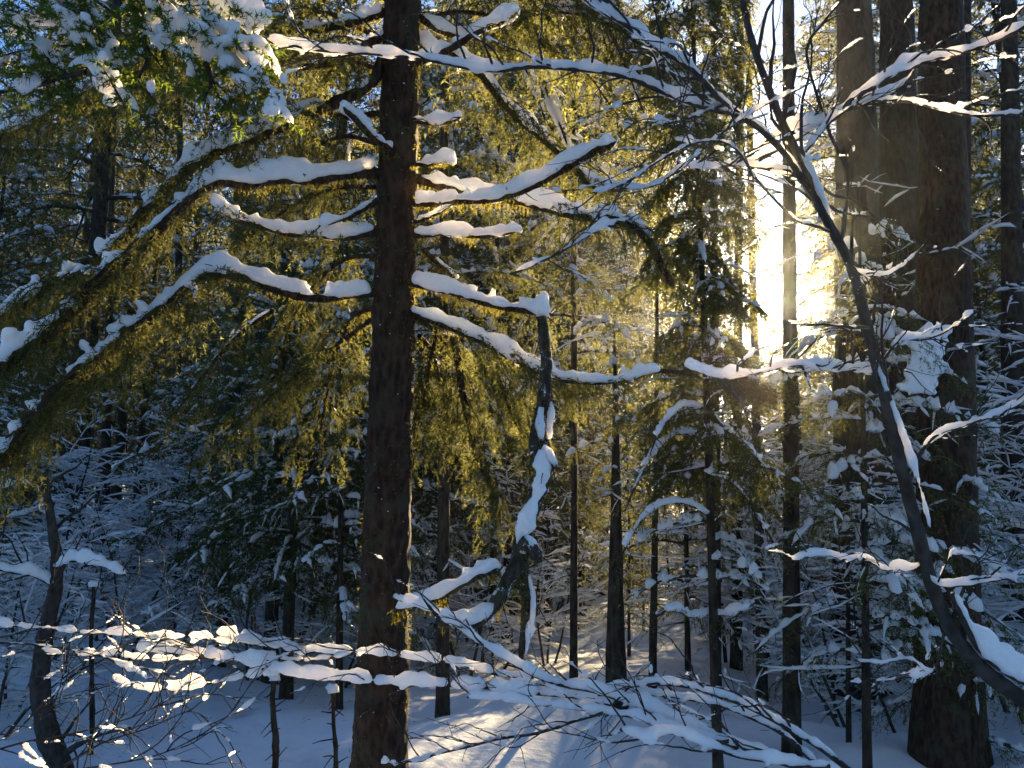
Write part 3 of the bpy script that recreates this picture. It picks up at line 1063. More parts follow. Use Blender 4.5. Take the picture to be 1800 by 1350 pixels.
snag_part("stem", [(950, 556), (957, 620), (956, 690), (952, 740), (958, 800), (948, 860), (928, 915), (918, 960), (912, 1010), (905, 1040)], 3.98, 3.85, .024, .046, .0, .0, 0.5)
snag_part("side_branch", [(962, 690), (945, 740), (940, 790), (950, 830)], 3.9, 3.85, .022, .03, .03, .03, 0.5)
snag_part("hanging_root", [(905, 1000), (925, 1050), (922, 1100), (915, 1165)], 3.85, 3.85, .034, .014, .02, .02, 1.6)
snag_part("fork", [(915, 985), (890, 1030), (860, 1075), (825, 1095), (790, 1092), (765, 1085)], 3.8, 3.55, .036, .022, .045, .042, 1.6)
snag_part("log_branch", [(690, 1076), (725, 1062), (765, 1048), (810, 1025), (850, 1005), (884, 998)], 3.6, 3.75, .010, .028, .048, .040, 3.5)
snag_part("stub", [(922, 950), (938, 966), (952, 985)], 3.8, 3.72, .034, .022, .04, .042, 2.0)
snag_part("knob", [(960, 806), (978, 822)], 3.85, 3.8, .03, .024, .05, .035, 0.6)
# snow plastered along the windward side of the steep stem
pg = Geo()
for pts, dd, pr in (([(950, 790), (952, 830), (942, 870), (925, 915), (912, 955)], 3.80, .034), ([(952, 715), (950, 745), (952, 770)], 3.86, .022), ([(930, 1010), (936, 1060), (930, 1110), (925, 1150)], 3.82, .014), ([(968, 705), (968, 740), (966, 770)], 3.90, .016)):
    pc = path(pts, dd, dd, 0.010)
    pg.tube(pc, (pr * np.sin(np.linspace(0.15, 3.0, len(pc))) ** .5 * (1 + .35 * noise3(pc, 34)))[None], 12, 0, 0.30, 48.0)
pg.build("snow_plaster", SNOW_H, snag)

# ------------------------------------------------------------------ bare grey tree leaning in from the right, and its snowy branches
beech = thing("bare_broadleaf_tree", "slender bare dark tree rising from the lower right edge with long snowy twigs", "tree", tuple(P(1800, 1225, 3.0)))


def bare_limb(tree, pts, d0, d1, r0, r1, sh, sw, twigs=0, tl=0.35, name="branch", s0=0.0, s1=1.0, gaps=0.0, up=0.25, cl=0):
    c = path(pts, d0, d1, 0.02, 0.004)
    K = len(c)
    r = np.linspace(r0, r1, K)
    wood, snow = Geo(), Geo()
    wood.tube(c, r[None], 9, 0, 0.08, 30.0)
    if twigs:
        p, D, t, _ = spawn(c[None], twigs, 0.1, 1.0, fwd=0.75, side=0.6, up=up, rnd=0.3, mode="any")
        ln = tl * rng.uniform(0.4, 1.2, twigs)
        tw = grow(p, D, ln, 12, 0.01, 0.17)
        wood.tube(tw, np.linspace(max(r1 * .8, .0028), .0012, 12)[None], 4)
        snow.beads(tw, .002, 0.011 * rng.uniform(0.2, 1.4, twigs)[:, None], .0052, step=.010, thr=-.35, scale=30, n=7, kmax=56)
        p2, D2, t2, i2 = spawn(tw, 2, 0.2, 0.9, fwd=0.8, side=0.5, rnd=0.3)
        t2w = grow(p2, D2, ln[i2] * rng.uniform(0.2, 0.6, len(t2)), 6, 0.01, 0.1)
        wood.tube(t2w, np.linspace(.0018, .0009, 6)[None], 3)
    o = wood.build(name, BARK_GREY, tree)
    if sh > 0:
        cuts = [s0, s1]
        if gaps:
            cuts = [s0]
            while cuts[-1] < s1:
                cuts.append(min(s1, cuts[-1] + gaps * rng.uniform(0.5, 1.6)))
        for a0, a1 in zip(cuts[:-1], cuts[1:]):
            i0, i1 = int(a0 * (K - 1)), int(a1 * (K - 1)) + 1
            if i1 - i0 < 4:
                continue
            sc = c[i0:i1]
            n2 = max(12, int(length(sc) / 0.011))
            sc = catmull(sc, n2)
            rs = np.interp(np.linspace(i0, i1 - 1, n2), np.arange(K), r)
            m = np.clip(1 + 0.42 * noise3(sc, 13.0) + 0.2 * noise3(sc + 3, 31.0), .25, 2)
            snow.snow(sc, rs, (sh * m)[None], (sw * (0.8 + 0.2 * m))[None], n=12, lump=0.3, scale=18.0, sink=0.4, jag=0.002)
    if snow.n:
        merged_snow(snow, "snow_cover", o, 0.0068 if d0 < 4 else 0.014, it=1)
    return o


BT = [(1830, 1240), (1790, 1222), (1735, 1185), (1690, 1135), (1660, 1080), (1632, 1000), (1610, 920), (1590, 840), (1568, 750), (1545, 650), (1520, 550), (1492, 460), (1465, 405), (1430, 330), (1400, 262), (1368, 200), (1340, 130), (1318, 60), (1300, -20)]
bare_limb(beech, BT, 2.9, 2.9, .027, .011, 0.0272, 0.0187, 19, .5, "trunk", s0=.16)
bp_ = Geo()
for pts in ([(1484, 448), (1502, 505), (1522, 560), (1545, 640), (1560, 690)], [(1566, 705), (1586, 760), (1606, 820), (1622, 880), (1634, 930)], [(1410, 262), (1440, 325), (1468, 385)]):
    pc = path(pts, 2.88, 2.88, 0.010)
    bp_.tube(pc, (.0135 * np.sin(np.linspace(.2, 2.95, len(pc))) ** .4 * np.clip(1 + .5 * noise3(pc, 26), .2, 2))[None], 10, 0, .2, 60.0)
merged_snow(bp_, "snow_plaster", beech, 0.006, it=1)
bare_limb(beech, [(1840, 1200), (1795, 1190), (1750, 1165), (1715, 1130), (1690, 1080), (1672, 1040)], 2.87, 2.88, .02, .012, .085, .055, 0, name="snow_crook")
bare_limb(beech, [(1452, 385), (1420, 330), (1385, 275), (1335, 225), (1290, 200), (1230, 185), (1165, 162), (1110, 138), (1060, 128), (1000, 122), (940, 118), (880, 122), (830, 118), (780, 110), (700, 100), (640, 94), (560, 88), (500, 80), (468, 70)], 2.9, 2.75, .012, .006, 0.0240, 0.0158, 26, .4, s0=.02)
bare_limb(beech, [(1320, 215), (1270, 175), (1215, 120), (1160, 85), (1110, 50), (1060, 20), (1010, -15)], 2.88, 2.7, .010, .007, 0.0240, 0.0158, 15, .4)
bare_limb(beech, [(1408, 275), (1440, 235), (1470, 200), (1500, 170), (1560, 135), (1610, 110), (1680, 95), (1750, 70), (1810, 40)], 2.9, 2.75, .006, .007, 0.0208, 0.0144, 15, .35)
bare_limb(beech, [(1345, 250), (1390, 225), (1440, 215), (1500, 190), (1560, 165), (1600, 140), (1615, 112)], 2.95, 2.9, .006, .005, 0.0208, 0.0130, 11, .3)
bare_limb(beech, [(1300, 290), (1370, 262), (1440, 220), (1520, 180), (1600, 178), (1660, 192), (1720, 204), (1800, 198)], 3.0, 2.8, .005, .005, 0.0128, 0.0086, 11, .3)
bare_limb(beech, [(1190, 290), (1240, 295), (1300, 290), (1370, 300), (1420, 315), (1450, 350)], 3.0, 2.92, .004, .007, 0.0176, 0.0115, 11, .3)
bare_limb(beech, [(1478, 430), (1500, 470), (1530, 485), (1570, 478), (1600, 455), (1630, 425)], 2.9, 2.8, .005, .004, 0.0176, 0.0115, 7, .25)
bare_limb(beech, [(1478, 425), (1490, 350), (1488, 300), (1460, 240), (1440, 180), (1420, 90), (1450, 40), (1490, -10)], 2.92, 2.95, .007, .004, 0.0144, 0.0086, 11, .35)
bare_limb(beech, [(1465, 410), (1430, 395), (1395, 385), (1340, 330), (1290, 262), (1240, 250), (1180, 270), (1100, 320), (1040, 340)], 2.9, 2.6, .005, .003, 0.0112, 0.0079, 19, .35)
bare_limb(beech, [(1090, 330), (1150, 325), (1200, 290), (1260, 240), (1330, 190), (1400, 160)], 2.7, 2.8, .004, .004, 0.0144, 0.0101, 11, .35)
bare_limb(beech, [(900, 480), (960, 455), (1010, 430), (1060, 400), (1080, 398)], 2.7, 2.75, .004, .004, 0.0128, 0.0086, 9, .3)
bare_limb(beech, [(1545, 650), (1580, 600), (1610, 595), (1650, 590), (1700, 560)], 2.9, 2.8, .005, .003, 0.0128, 0.0086, 9, .3)
bare_limb(beech, [(1590, 840), (1640, 770), (1700, 745), (1760, 725), (1810, 700)], 2.9, 2.7, .006, .004, 0.0144, 0.0101, 11, .3)
bare_limb(beech, [(1632, 1010), (1645, 1025), (1670, 1030), (1700, 1025), (1760, 1015), (1820, 1010)], 2.85, 2.7, .007, .005, 0.0192, 0.0130, 11, .3)
bare_limb(beech, [(1625, 990), (1600, 1000), (1575, 995), (1555, 1000), (1520, 980), (1490, 985), (1440, 975), (1390, 985)], 2.9, 3.1, .006, .003, 0.0192, 0.0115, 11, .25)
bare_limb(beech, [(1665, 1090), (1640, 1180), (1600, 1160), (1540, 1165), (1500, 1160)], 2.9, 3.0, .005, .003, 0.0112, 0.0079, 9, .3)
bare_limb(beech, [(1200, 640), (1260, 660), (1330, 655), (1400, 640), (1470, 650), (1545, 655)], 3.4, 2.95, .004, .007, .022, .02, 19, .3)

# ------------------------------------------------------------------ the low snowy branch across the bottom
low = thing("low_snowy_branch", "long low branch crossing the foreground, its thin twigs heaped with sunlit snow", "branch", tuple(P(1480, 1370, 2.9)))
bare_limb(low, [(1500, 1375), (1400, 1345), (1330, 1325), (1260, 1300), (1190, 1270), (1120, 1240), (1050, 1215), (985, 1200), (930, 1180), (880, 1150), (835, 1122), (800, 1100), (765, 1075), (720, 1060), (690, 1050)], 2.9, 3.5, .015, .006, 0.0313, 0.0164, 14, .3, "stem")
bare_limb(low, [(940, 1190), (880, 1185), (800, 1168), (740, 1160), (680, 1150), (620, 1148), (560, 1142), (500, 1140), (440, 1128), (380, 1112)], 3.35, 3.5, .007, .004, 0.0345, 0.0174, 14, .3, gaps=.16)
bare_limb(low, [(1080, 1235), (1000, 1222), (920, 1215), (840, 1208), (760, 1205), (700, 1200), (640, 1195), (560, 1190), (500, 1180), (430, 1162), (360, 1152), (300, 1145), (240, 1140)], 3.2, 3.4, .008, .003, 0.0368, 0.0188, 18, .3, gaps=.14)
bare_limb(low, [(620, 1150), (540, 1160), (460, 1158), (380, 1150), (300, 1130), (220, 1115), (120, 1110), (0, 1098), (-40, 1090)], 3.4, 3.5, .006, .003, 0.0207, 0.0107, 16, .35, gaps=.06)
bare_limb(low, [(500, 1180), (420, 1192), (350, 1204), (280, 1212), (230, 1205), (195, 1188)], 3.35, 3.3, .004, .002, 0.0253, 0.0121, 8, .2, gaps=.16)
bare_limb(low, [(420, 1160), (340, 1158), (260, 1160), (190, 1150), (120, 1150), (65, 1142)], 3.4, 3.4, .004, .002, 0.0230, 0.0107, 10, .2, gaps=.10)
bare_limb(low, [(560, 1142), (500, 1135), (440, 1125), (400, 1130), (350, 1118), (300, 1122), (260, 1122)], 3.45, 3.5, .004, .002, 0.0253, 0.0121, 8, .2, gaps=.18)
bare_limb(low, [(1280, 1305), (1200, 1290), (1120, 1262), (1060, 1250), (980, 1240), (900, 1232), (820, 1225)], 3.0, 3.15, .008, .004, 0.0235, 0.0125, 10, .3)
bare_limb(low, [(1060, 1252), (1000, 1270), (940, 1290), (880, 1300), (830, 1312), (760, 1325), (690, 1345)], 3.05, 3.1, .006, .003, 0.0094, 0.0048, 14, .25)
bare_limb(low, [(1440, 1345), (1380, 1290), (1330, 1265), (1270, 1240), (1210, 1228), (1140, 1222), (1080, 1222), (1040, 1228)], 2.9, 3.3, .010, .005, 0.0219, 0.0116, 12, .3)
bare_limb(low, [(1500, 1360), (1420, 1300), (1350, 1260), (1280, 1228), (1200, 1205), (1120, 1205), (1050, 1222)], 2.8, 3.2, .011, .006, 0.0203, 0.0106, 12, .3)
bare_limb(low, [(1460, 1350), (1380, 1340), (1300, 1330), (1240, 1310), (1180, 1290), (1140, 1300), (1090, 1280)], 2.7, 2.8, .010, .005, 0.0282, 0.0154, 10, .3)
bare_limb(low, [(835, 1122), (810, 1100), (770, 1085)], 3.4, 3.3, .012, .008, 0.0391, 0.0193, 6, .2)
# bare twigs fanning in the lower left
fan = thing("bare_twigs", "thin dark bare twigs arching over the blue snow in the lower left", "twigs", tuple(P(60, 1380, 3.2)))
bare_limb(fan, [(-40, 1330), (60, 1300), (150, 1285), (230, 1262), (300, 1225)], 3.0, 3.1, .004, .0015, 0, 0, 14, .4, "twig")
bare_limb(fan, [(110, 1345), (180, 1305), (260, 1280), (330, 1250), (365, 1262)], 3.2, 3.3, .004, .0015, 0, 0, 10, .4, "twig")
bare_limb(fan, [(100, 1360), (200, 1345), (280, 1325), (360, 1290), (385, 1285)], 3.0, 3.0, .004, .0015, 0, 0, 8, .4, "twig")
bare_limb(fan, [(-30, 1290), (20, 1290), (60, 1255), (110, 1235)], 3.0, 3.0, .003, .0015, 0, 0, 8, .35, "twig")
bare_limb(fan, [(0, 1130), (80, 1135), (160, 1150), (240, 1170), (300, 1185)], 3.3, 3.3, .004, .0015, .006, .006, 14, .4, "twig")

# ------------------------------------------------------------------ fir branch with heaps of snow in the upper left corner
fir = thing("snowy_fir_branch", "fir branch with heavy heaped snow hanging into the top left corner", "branch", tuple(P(250, -120, 2.5)))
FIRN = dict(per_m=60, l2=0.16, l3=0.06, g2=0.03, g3=0.08, per3=40, nl=0.020, nw=0.0036, per_n=420, snow_p=0.55, snow_h=0.018, snow_w=0.020, k2=6, k3=4, lw=0.0025, snow_jag=0.003, tip=0.6)


def fir_shoot(pts, d0, d1, sh, sw, n=FIRN, s1=0.9):
    c = path(pts, d0, d1, 0.022, 0.012)
    K = len(c)
    wood, leaf, heap = Geo(), Geo(), Geo()
    wood.tube(c, np.linspace(.008, .003, K)[None], 7)
    sec, ter = spray(wood, leaf, None, c[None], **n)
    o = wood.build("shoot", TWIG, fir)
    leaf.build("needle_sprays", NEEDLE_FIR, o, False)
    m = int(K * s1)
    heap.snow(c[:m], .006, (sh * (1 + .35 * noise3(c[:m], 14)))[None], (sw * (.75 + .45 * noise3(c[:m] + 4, 11)))[None], n=12, lump=.3, scale=16)
    k = rng.random(len(sec)) < 0.5
    sc = sec[k]
    heap.snow(sc, .003, sh * .6 * rng.uniform(.4, 1.2, len(sc))[:, None], sw * .42 * rng.uniform(.5, 1.2, len(sc))[:, None], n=8, lump=.5, scale=26)
    p = c[rng.integers(0, m, int(m * .8))] + rng.normal(size=(int(m * .8), 3)) * [sw * .6, sw * .6, .008]
    heap.blobs(p, sw * rng.uniform(.25, .55, len(p)), sh * rng.uniform(.3, .6, len(p)))
    merged_snow(heap, "snow_cover", o, 0.0095)


fir_shoot([(260, -90), (320, -10), (375, 50), (425, 100), (465, 150), (495, 205)], 2.5, 2.4, .044, .054)
fir_shoot([(230, -80), (270, 10), (330, 60), (385, 105), (425, 150)], 2.5, 2.4, .05, .066)
fir_shoot([(300, -90), (350, -30), (410, 20), (450, 60), (478, 95)], 2.55, 2.5, .05, .060)
fir_shoot([(200, -60), (245, 20), (275, 70), (325, 110), (360, 175)], 2.5, 2.4, .035, .04)
fir_shoot([(60, -70), (95, 10), (150, 60), (185, 110), (225, 185)], 2.5, 2.35, .038, .046)
fir_shoot([(-20, 10), (40, 50), (70, 80), (85, 120), (75, 145)], 2.5, 2.4, .03, .04)
fir_shoot([(120, -60), (150, 10), (190, 60), (220, 120)], 2.55, 2.5, .025, .03)
fir_shoot([(360, 120), (372, 150), (362, 180)], 2.4, 2.38, .012, .014, s1=.6)
fir_shoot([(150, 120), (110, 130), (60, 155), (0, 172)], 2.4, 2.45, .008, .010, s1=.5)
fir_shoot([(160, 100), (120, 50), (60, 30), (-20, 50)], 2.6, 2.6, .03, .03)
fir_shoot([(0, -60), (60, -20), (110, 10), (160, 30)], 2.6, 2.5, .035, .045)
fir_shoot([(250, 60), (265, 100), (250, 140), (268, 165)], 2.45, 2.42, .012, .014, s1=.5)
print("foreground done")

# ------------------------------------------------------------------ trunks that can be told apart
wells = []


def solo_tree(px, py, w, ptop, label, crown=None, name="spruce_tree", r1f=0.75, bark=None, cat="tree", H=None, dead=10, z0=None, lean=None, group=None):
    """A standing tree whose foot shows at pixel (px, py); w = its width in pixels at the foot; ptop = where it crosses the top row."""
    b = on_ground(px, py)
    wells.append((b[0], b[1]))
    depth = float((b - CAM) @ FWD)
    r0 = w / 2 / FPX * depth
    top = P(ptop, 0, 1.0) - CAM
    q = CAM + top * (b[1] + 0.0) / top[1]
    ax = nrm(q - b)
    Hh = H or max(q[2] + 3, 12)
    e = b + ax * (Hh / ax[2])
    tr = thing(name, label, cat, tuple(b), group)
    g, c, r = trunk_geo(b - ax * 0.25, e, r0, max(0.01, r0 * (1 - 0.035 * Hh * 1.3)) if H is None else 0.008, 16, 60, 0.05, 0.3, 0.03)
    o = g.build("trunk", bark or BARK_FAR, tr)
    if dead:
        wd, sn = Geo(), Geo()
        za = rng.uniform(0.6, 5.0, dead)
        ii = np.clip(np.searchsorted(c[:, 2] - b[2], za), 1, 58)
        aa = rng.uniform(0, 6.28, dead)
        dd = grow(c[ii], np.stack([np.cos(aa), np.sin(aa), -0.1 + 0 * aa], -1), rng.uniform(0.15, 0.9, dead), 7, 0.06, 0.14)
        wd.tube(dd, np.linspace(0.009, 0.003, 7)[None], 4)
        p, D, t, i = spawn(dd, 4, 0.2, 1, rnd=0.4)
        d2 = grow(p, D, rng.uniform(0.05, 0.35, len(t)), 5, 0.08, 0.15)
        wd.tube(d2, np.linspace(0.004, 0.0015, 5)[None], 3)
        sn.snow(dd, 0.006, 0.022 * rng.uniform(0.3, 1.4, dead)[:, None], 0.014, n=6, lump=0.5, scale=20)
        sn.snow(d2, 0.003, 0.014 * rng.uniform(0.2, 1.4, len(t))[:, None], 0.009, n=5, lump=0.5, scale=24)
        w_o = wd.build("dead_branches", TWIG, tr)
        sn.build("snow_cover", SNOW, w_o)
    return tr, c, r, b


def crown_on(tr, c, z0, z1, nl, LR, spec, seed=0, az0=None, azw=None, mat=None, snow_h=0.05, prof=0.4):
    """Drooping needled boughs round a standing trunk between heights z0 and z1 above its foot."""
    wood, leaf, snow = Geo(), Geo(), Geo()
    z = np.linspace(z0, z1, nl) + rng.normal(size=nl) * 0.06
    ii = np.clip(np.searchsorted(c[:, 2] - c[0, 2], z), 1, len(c) - 2)
    az = np.arange(nl) * 2.4 + rng.normal(size=nl) * 0.5 if az0 is None else az0 + azw * rng.normal(size=nl)
    f = 1 - (z - z0) / max(z1 - z0, .1)
    L = LR * (1 - prof + prof * f) * rng.uniform(0.65, 1.2, nl)
    D = np.stack([np.cos(az), np.sin(az), 0.2 + 0 * az], -1)
    limbs = grow(c[ii], D, L, 12, 0.13, 0.06, 0.08)
    wood.tube(limbs, np.linspace(1, 0.2, 12)[None] * (0.006 + 0.011 * L[:, None]), 5)
    spray(wood, leaf, snow, limbs, **spec)
    snow.beads(limbs, 0.012, snow_h * rng.uniform(0.5, 1.3, nl)[:, None], snow_h * 0.7, step=.02, thr=-.4, scale=26, n=7, kmax=60)
    # drooping boughs are one part: wood and needles together
    base = wood.n
    wood.v += leaf.v
    wood.t += [x + base for x in leaf.t]
    wood.tm += [x + 1 for x in leaf.tm]
    wood.n += leaf.n
    o = wood.build("crown", [TWIG, mat or NEEDLE], tr)
    snow.build("snow_cover", SNOW, o)
    return o


MIDS = dict(per_m=20, l2=0.40, l3=0.22, g2=0.27, g3=0.45, per3=22, nl=0.025, nw=0.0055, per_n=120, snow_p=0.3, snow_h=0.04, snow_w=0.024, k2=6, k3=4, snow_step=.023, snow_sc=34.0)

# lit spruce behind the snag
def lit_tree(lat, al, w, label, name="spruce_tree", dead=6):
    """A spruce placed by its distance left of the line to the sun and along that line."""
    x = lat * math.cos(SUN_AZ) + al * math.sin(SUN_AZ)
    y = al * math.cos(SUN_AZ) - lat * math.sin(SUN_AZ)
    tpx = 900 + FPX * x / (y * math.cos(PITCH) - 1.6 * math.sin(PITCH))
    tpy = 675 + FPX * math.tan(math.atan(1.65 / y) + PITCH)
    return solo_tree(tpx, tpy, w, tpx, label, dead=dead, name=name)


tr, c, r, b = solo_tree(1083, 1236, 40, 1072, "mid-distance trunk right of the snag, foot in sunlit snow, top lost among boughs", dead=8, H=3.6)
crown_on(tr, c, 2.1, 3.6, 12, 0.6, dict(MIDS, snow_p=.2, per_m=16, l2=.3), prof=.4)

tr, c, r, b = lit_tree(-2.55, 10.6, 14, "spruce right of the near trunk with high yellow-lit hanging boughs")
crown_on(tr, c, 3.3, 10.5, 50, 1.0, dict(MIDS, snow_p=.15, per_m=18, l2=.5, per_n=90, nw=.007), prof=.1)
# its neighbour behind the near trunk, boughs glowing against the light
tq = np.array([-3.3 * math.cos(SUN_AZ) + 8.2 * math.sin(SUN_AZ), 8.2 * math.cos(SUN_AZ) + 3.3 * math.sin(SUN_AZ)])
tpx = 900 + FPX * tq[0] / (tq[1] * math.cos(PITCH) - 1.6 * math.sin(PITCH))
tpy = 675 + FPX * math.tan(math.atan(1.65 / tq[1]) + PITCH)
tr, c, r, b = solo_tree(tpx, tpy, 24, tpx + 4, "spruce half hidden behind the near trunk, its hanging boughs glowing in the sun", dead=4)
crown_on(tr, c, 3.0, 8.0, 44, 1.35, dict(MIDS, snow_p=.12, per_m=18, l2=.5, g2=.36, per_n=90, nw=.007), prof=.15)
print("lit crown")
# narrow spruce whose hanging boughs screen the sky left of the sun
tq = np.array([-0.78 * math.cos(SUN_AZ) + 9.6 * math.sin(SUN_AZ), 9.6 * math.cos(SUN_AZ) + 0.78 * math.sin(SUN_AZ)])
tpx = 900 + FPX * tq[0] / (tq[1] * math.cos(PITCH) - 1.6 * math.sin(PITCH))
tpy = 675 + FPX * math.tan(math.atan(1.65 / tq[1]) + PITCH)
tr, c, r, b = solo_tree(tpx, tpy, 20, tpx - 6, "narrow dark spruce screening the bright sky left of the sun with hanging boughs", dead=6)
crown_on(tr, c, 2.4, 9.0, 70, 0.52, dict(MIDS, snow_p=.10, per_m=24, per_n=70, nl=.038, nw=.012, g2=.42, l2=.45), prof=.1, snow_h=.035)
# dark young spruce with a hanging curtain of boughs, right of centre
tr, c, r, b = solo_tree(1263, 1365, 19, 1215, "thin young spruce with dense dark boughs hanging left of the sun", dead=14, H=7.5, name="young_spruce")
crown_on(tr, c, 2.2, 6.2, 56, 0.62, dict(MIDS, snow_p=.12, per_m=34, per_n=95, nl=.034, nw=.0125, g2=.40, l2=.40), prof=.1, snow_h=.035)
crown_on(tr, c, 1.3, 2.4, 7, 0.9, dict(MIDS, snow_p=.4, per_m=6, l2=.24), prof=.1, snow_h=.045)
for pts in ([(1246, 905), (1200, 882), (1150, 895), (1110, 945), (1080, 1005)], [(1238, 775), (1195, 760), (1150, 790), (1118, 850), (1100, 900)], [(1236, 720), (1200, 716), (1165, 745), (1140, 800)],
            [(1242, 830), (1290, 850), (1330, 905), (1365, 960), (1385, 1000)], [(1240, 760), (1290, 770), (1335, 810), (1365, 870)], [(1255, 1075), (1215, 1085), (1180, 1070), (1150, 1085)], [(1255, 1080), (1300, 1075), (1330, 1055)]):
    limb(tr, pts, 6.15, 5.8, .013, .005, .05, .036, .3, needled=dict(MIDS, per_m=12, l2=.26, snow_p=.35), s1=.85, name="arching_limb", bark=TWIG)
# slim trunks in the gap and to its right
solo_tree(1147, 1205, 15, 1160, "very slim dark sapling just right of the lit mid-distance spruce", dead=10, H=6.0, name="sapling")
solo_tree(1294, 1168, 21, 1300, "slim straight trunk left of the pale sky gap", dead=14)
solo_tree(1340, 1220, 19, 1312, "slim pale trunk standing in the bright gap under the sun", dead=8, bark=BARK_GREY)
tr, c, r, b = solo_tree(1392, 1318, 32, 1384, "straight grey-brown trunk directly right of the sun", dead=12)
tr, c, r, b = solo_tree(1525, 1372, 17, 1500, "young snow-hung spruce with leafy drooping sides before the big trunks", dead=6, H=4.6, name="young_spruce")
crown_on(tr, c, 1.0, 4.2, 34, 1.15, dict(MIDS, snow_p=.28, per_m=17), prof=.6, snow_h=.05)
solo_tree(1492, 1300, 9, 1480, "pencil-thin bare stem between the trunk by the sun and the big trunks", dead=6, H=5.0, name="sapling")
# three big trunks on the right
tr, c, r, b = solo_tree(1520, 1215, 112, 1500, "left one of the three thick trunks right of the sun", dead=16)
tr, c, r, b = solo_tree(1592, 1190, 108, 1574, "middle one of the three thick trunks right of the sun", dead=14)
tr, c, r, b = solo_tree(1668, 1338, 118, 1652, "thickest and darkest trunk on the right, with a snow clump at mid height", dead=18, bark=BARK)
cl = Geo()
dz = float((b - CAM) @ FWD)
mrow = 110
fv = rng.random(mrow)
cpy = 575 + 115 * fv
cpx = 1632 - 18 * fv + rng.normal(size=mrow) * (8 + 7 * fv)
pcl = np.stack([P(u_, v_, dz - 0.27) for u_, v_ in zip(cpx, cpy)])
cl.blobs(pcl, rng.uniform(.02, .045, mrow), rng.uniform(.025, .05, mrow))
pcl2 = np.stack([P(u_, v_, dz - 0.27) for u_, v_ in zip(rng.uniform(1630, 1665, 26), rng.uniform(580, 665, 26))])
cl.blobs(pcl2, rng.uniform(.012, .03, 26), rng.uniform(.012, .03, 26))
merged_snow(cl, "snow_clump", tr, 0.013, it=2)
crown_on(tr, c, 0.3, 2.3, 12, 1.0, dict(MIDS, snow_p=.5, g2=.38), prof=.1)
solo_tree(1788, 1200, 50, 1772, "dark trunk at the right edge of the picture", dead=16)
solo_tree(1690, 1155, 26, 1700, "slimmer trunk just behind the thickest right trunk", dead=10)
# left half
tr, c, r, b = solo_tree(384, 1112, 44, 438, "dark straight trunk in the left middle distance, wider than its neighbours", dead=10)
crown_on(tr, c, 2.8, 9, 24, 1.9, dict(MIDS, snow_p=.3, per_m=12, per_n=70, nw=.009), prof=.2)
tr, c, r, b = solo_tree(306, 1085, 20, 320, "slim straight trunk in the left distance, between the wide dark trunk and the reddish one", dead=8)
solo_tree(180, 1072, 20, 205, "slim reddish trunk in the far left distance", dead=6)
tr, c, r, b = solo_tree(556, 1130, 26, 540, "reddish trunk behind hanging boughs left of the near spruce", dead=8, bark=BARK)
crown_on(tr, c, 1.2, 6.5, 34, 1.5, dict(MIDS, snow_p=.25, per_m=16, g2=.36), prof=.2)
tr, c, r, b = solo_tree(596, 1240, 14, 600, "young spruce with drooping boughs right behind the near trunk", dead=6, H=5.6, name="young_spruce")
crown_on(tr, c, 1.2, 5.0, 44, 1.05, dict(MIDS, snow_p=.3, g2=.42, l2=.46, per_n=90, nw=.009), prof=.4)
# crooked dark trunk at the lower left
ct = thing("crooked_tree", "crooked dark mossy trunk at the lower left with snow lodged on it", "tree", tuple(on_ground(95, 1352)))
bd = float((on_ground(95, 1352) - CAM) @ FWD)
bare_limb(ct, [(112, 1380), (100, 1330), (82, 1280), (72, 1220), (74, 1160), (85, 1090), (98, 1030), (100, 980), (92, 935), (84, 880), (80, 830)], bd, bd, .092, .022, .0, .0, 10, .7, "trunk")
bare_limb(ct, [(100, 1340), (135, 1310), (180, 1290), (230, 1280)], bd, bd - .3, .03, .01, .02, .02, 6, .5)
bare_limb(ct, [(98, 1030), (60, 1010), (20, 1005), (-40, 990)], bd, bd - .3, .02, .01, .05, .04, 10, .6)
bare_limb(ct, [(96, 1000), (130, 985), (170, 990), (220, 1010)], bd, bd - .3, .02, .008, .05, .04, 10, .6)
bare_limb(ct, [(82, 870), (40, 850), (-10, 860), (-60, 890)], bd, bd - .3, .02, .008, .05, .04, 10, .6)
# stakes of dead saplings in the foreground snow
for k, (px, py, w, pt, pyt, lab) in enumerate(((484, 1372, 14, 482, 1195, "short dead stake with snow cap under the low branch"), (158, 1320, 10, 165, 1030, "thin mossy dead stem beside the crooked trunk"), (590, 1365, 10, 586, 1215, "thin mossy dead stem left of the near trunk foot"))):
    b = on_ground(px, py)
    dep = float((b - CAM) @ FWD)
    st = thing("dead_stem", lab, "dead stem", tuple(b))
    c = path([(px, py + 8), ((px * 2 + pt) / 3 + 2, (2 * py + pyt) / 3), ((px + 2 * pt) / 3 - 2, (py + 2 * pyt) / 3), (pt, pyt)], dep, dep, 0.03)
    g = Geo()
    g.tube(c, np.linspace(w / 2 / FPX * dep, w / 3 / FPX * dep, len(c))[None], 8, 0, 0.2, 30)
    p, D, t, i = spawn(c[None], 16, 0.05, 1.0, fwd=0.1, side=1.0, rnd=0.2, mode="any")
    tw = grow(p, D, rng.uniform(0.02, 0.16, len(p)), 4, 0.02, 0.1)
    g.tube(tw, np.linspace(.006, .003, 4)[None], 4)
    so = g.build("stem", BARK_FAR, st)
    s = Geo()
    s.blobs(c[-1:] + [0, 0, 0.015], 0.05, 0.035)
    s.build("snow_cap", SNOW_H, st)

# ------------------------------------------------------------------ forest behind: copies of the shared trees
placed = []


def free(x, y, d):
    return all((x - a) ** 2 + (y - b) ** 2 > d * d for a, b in placed)


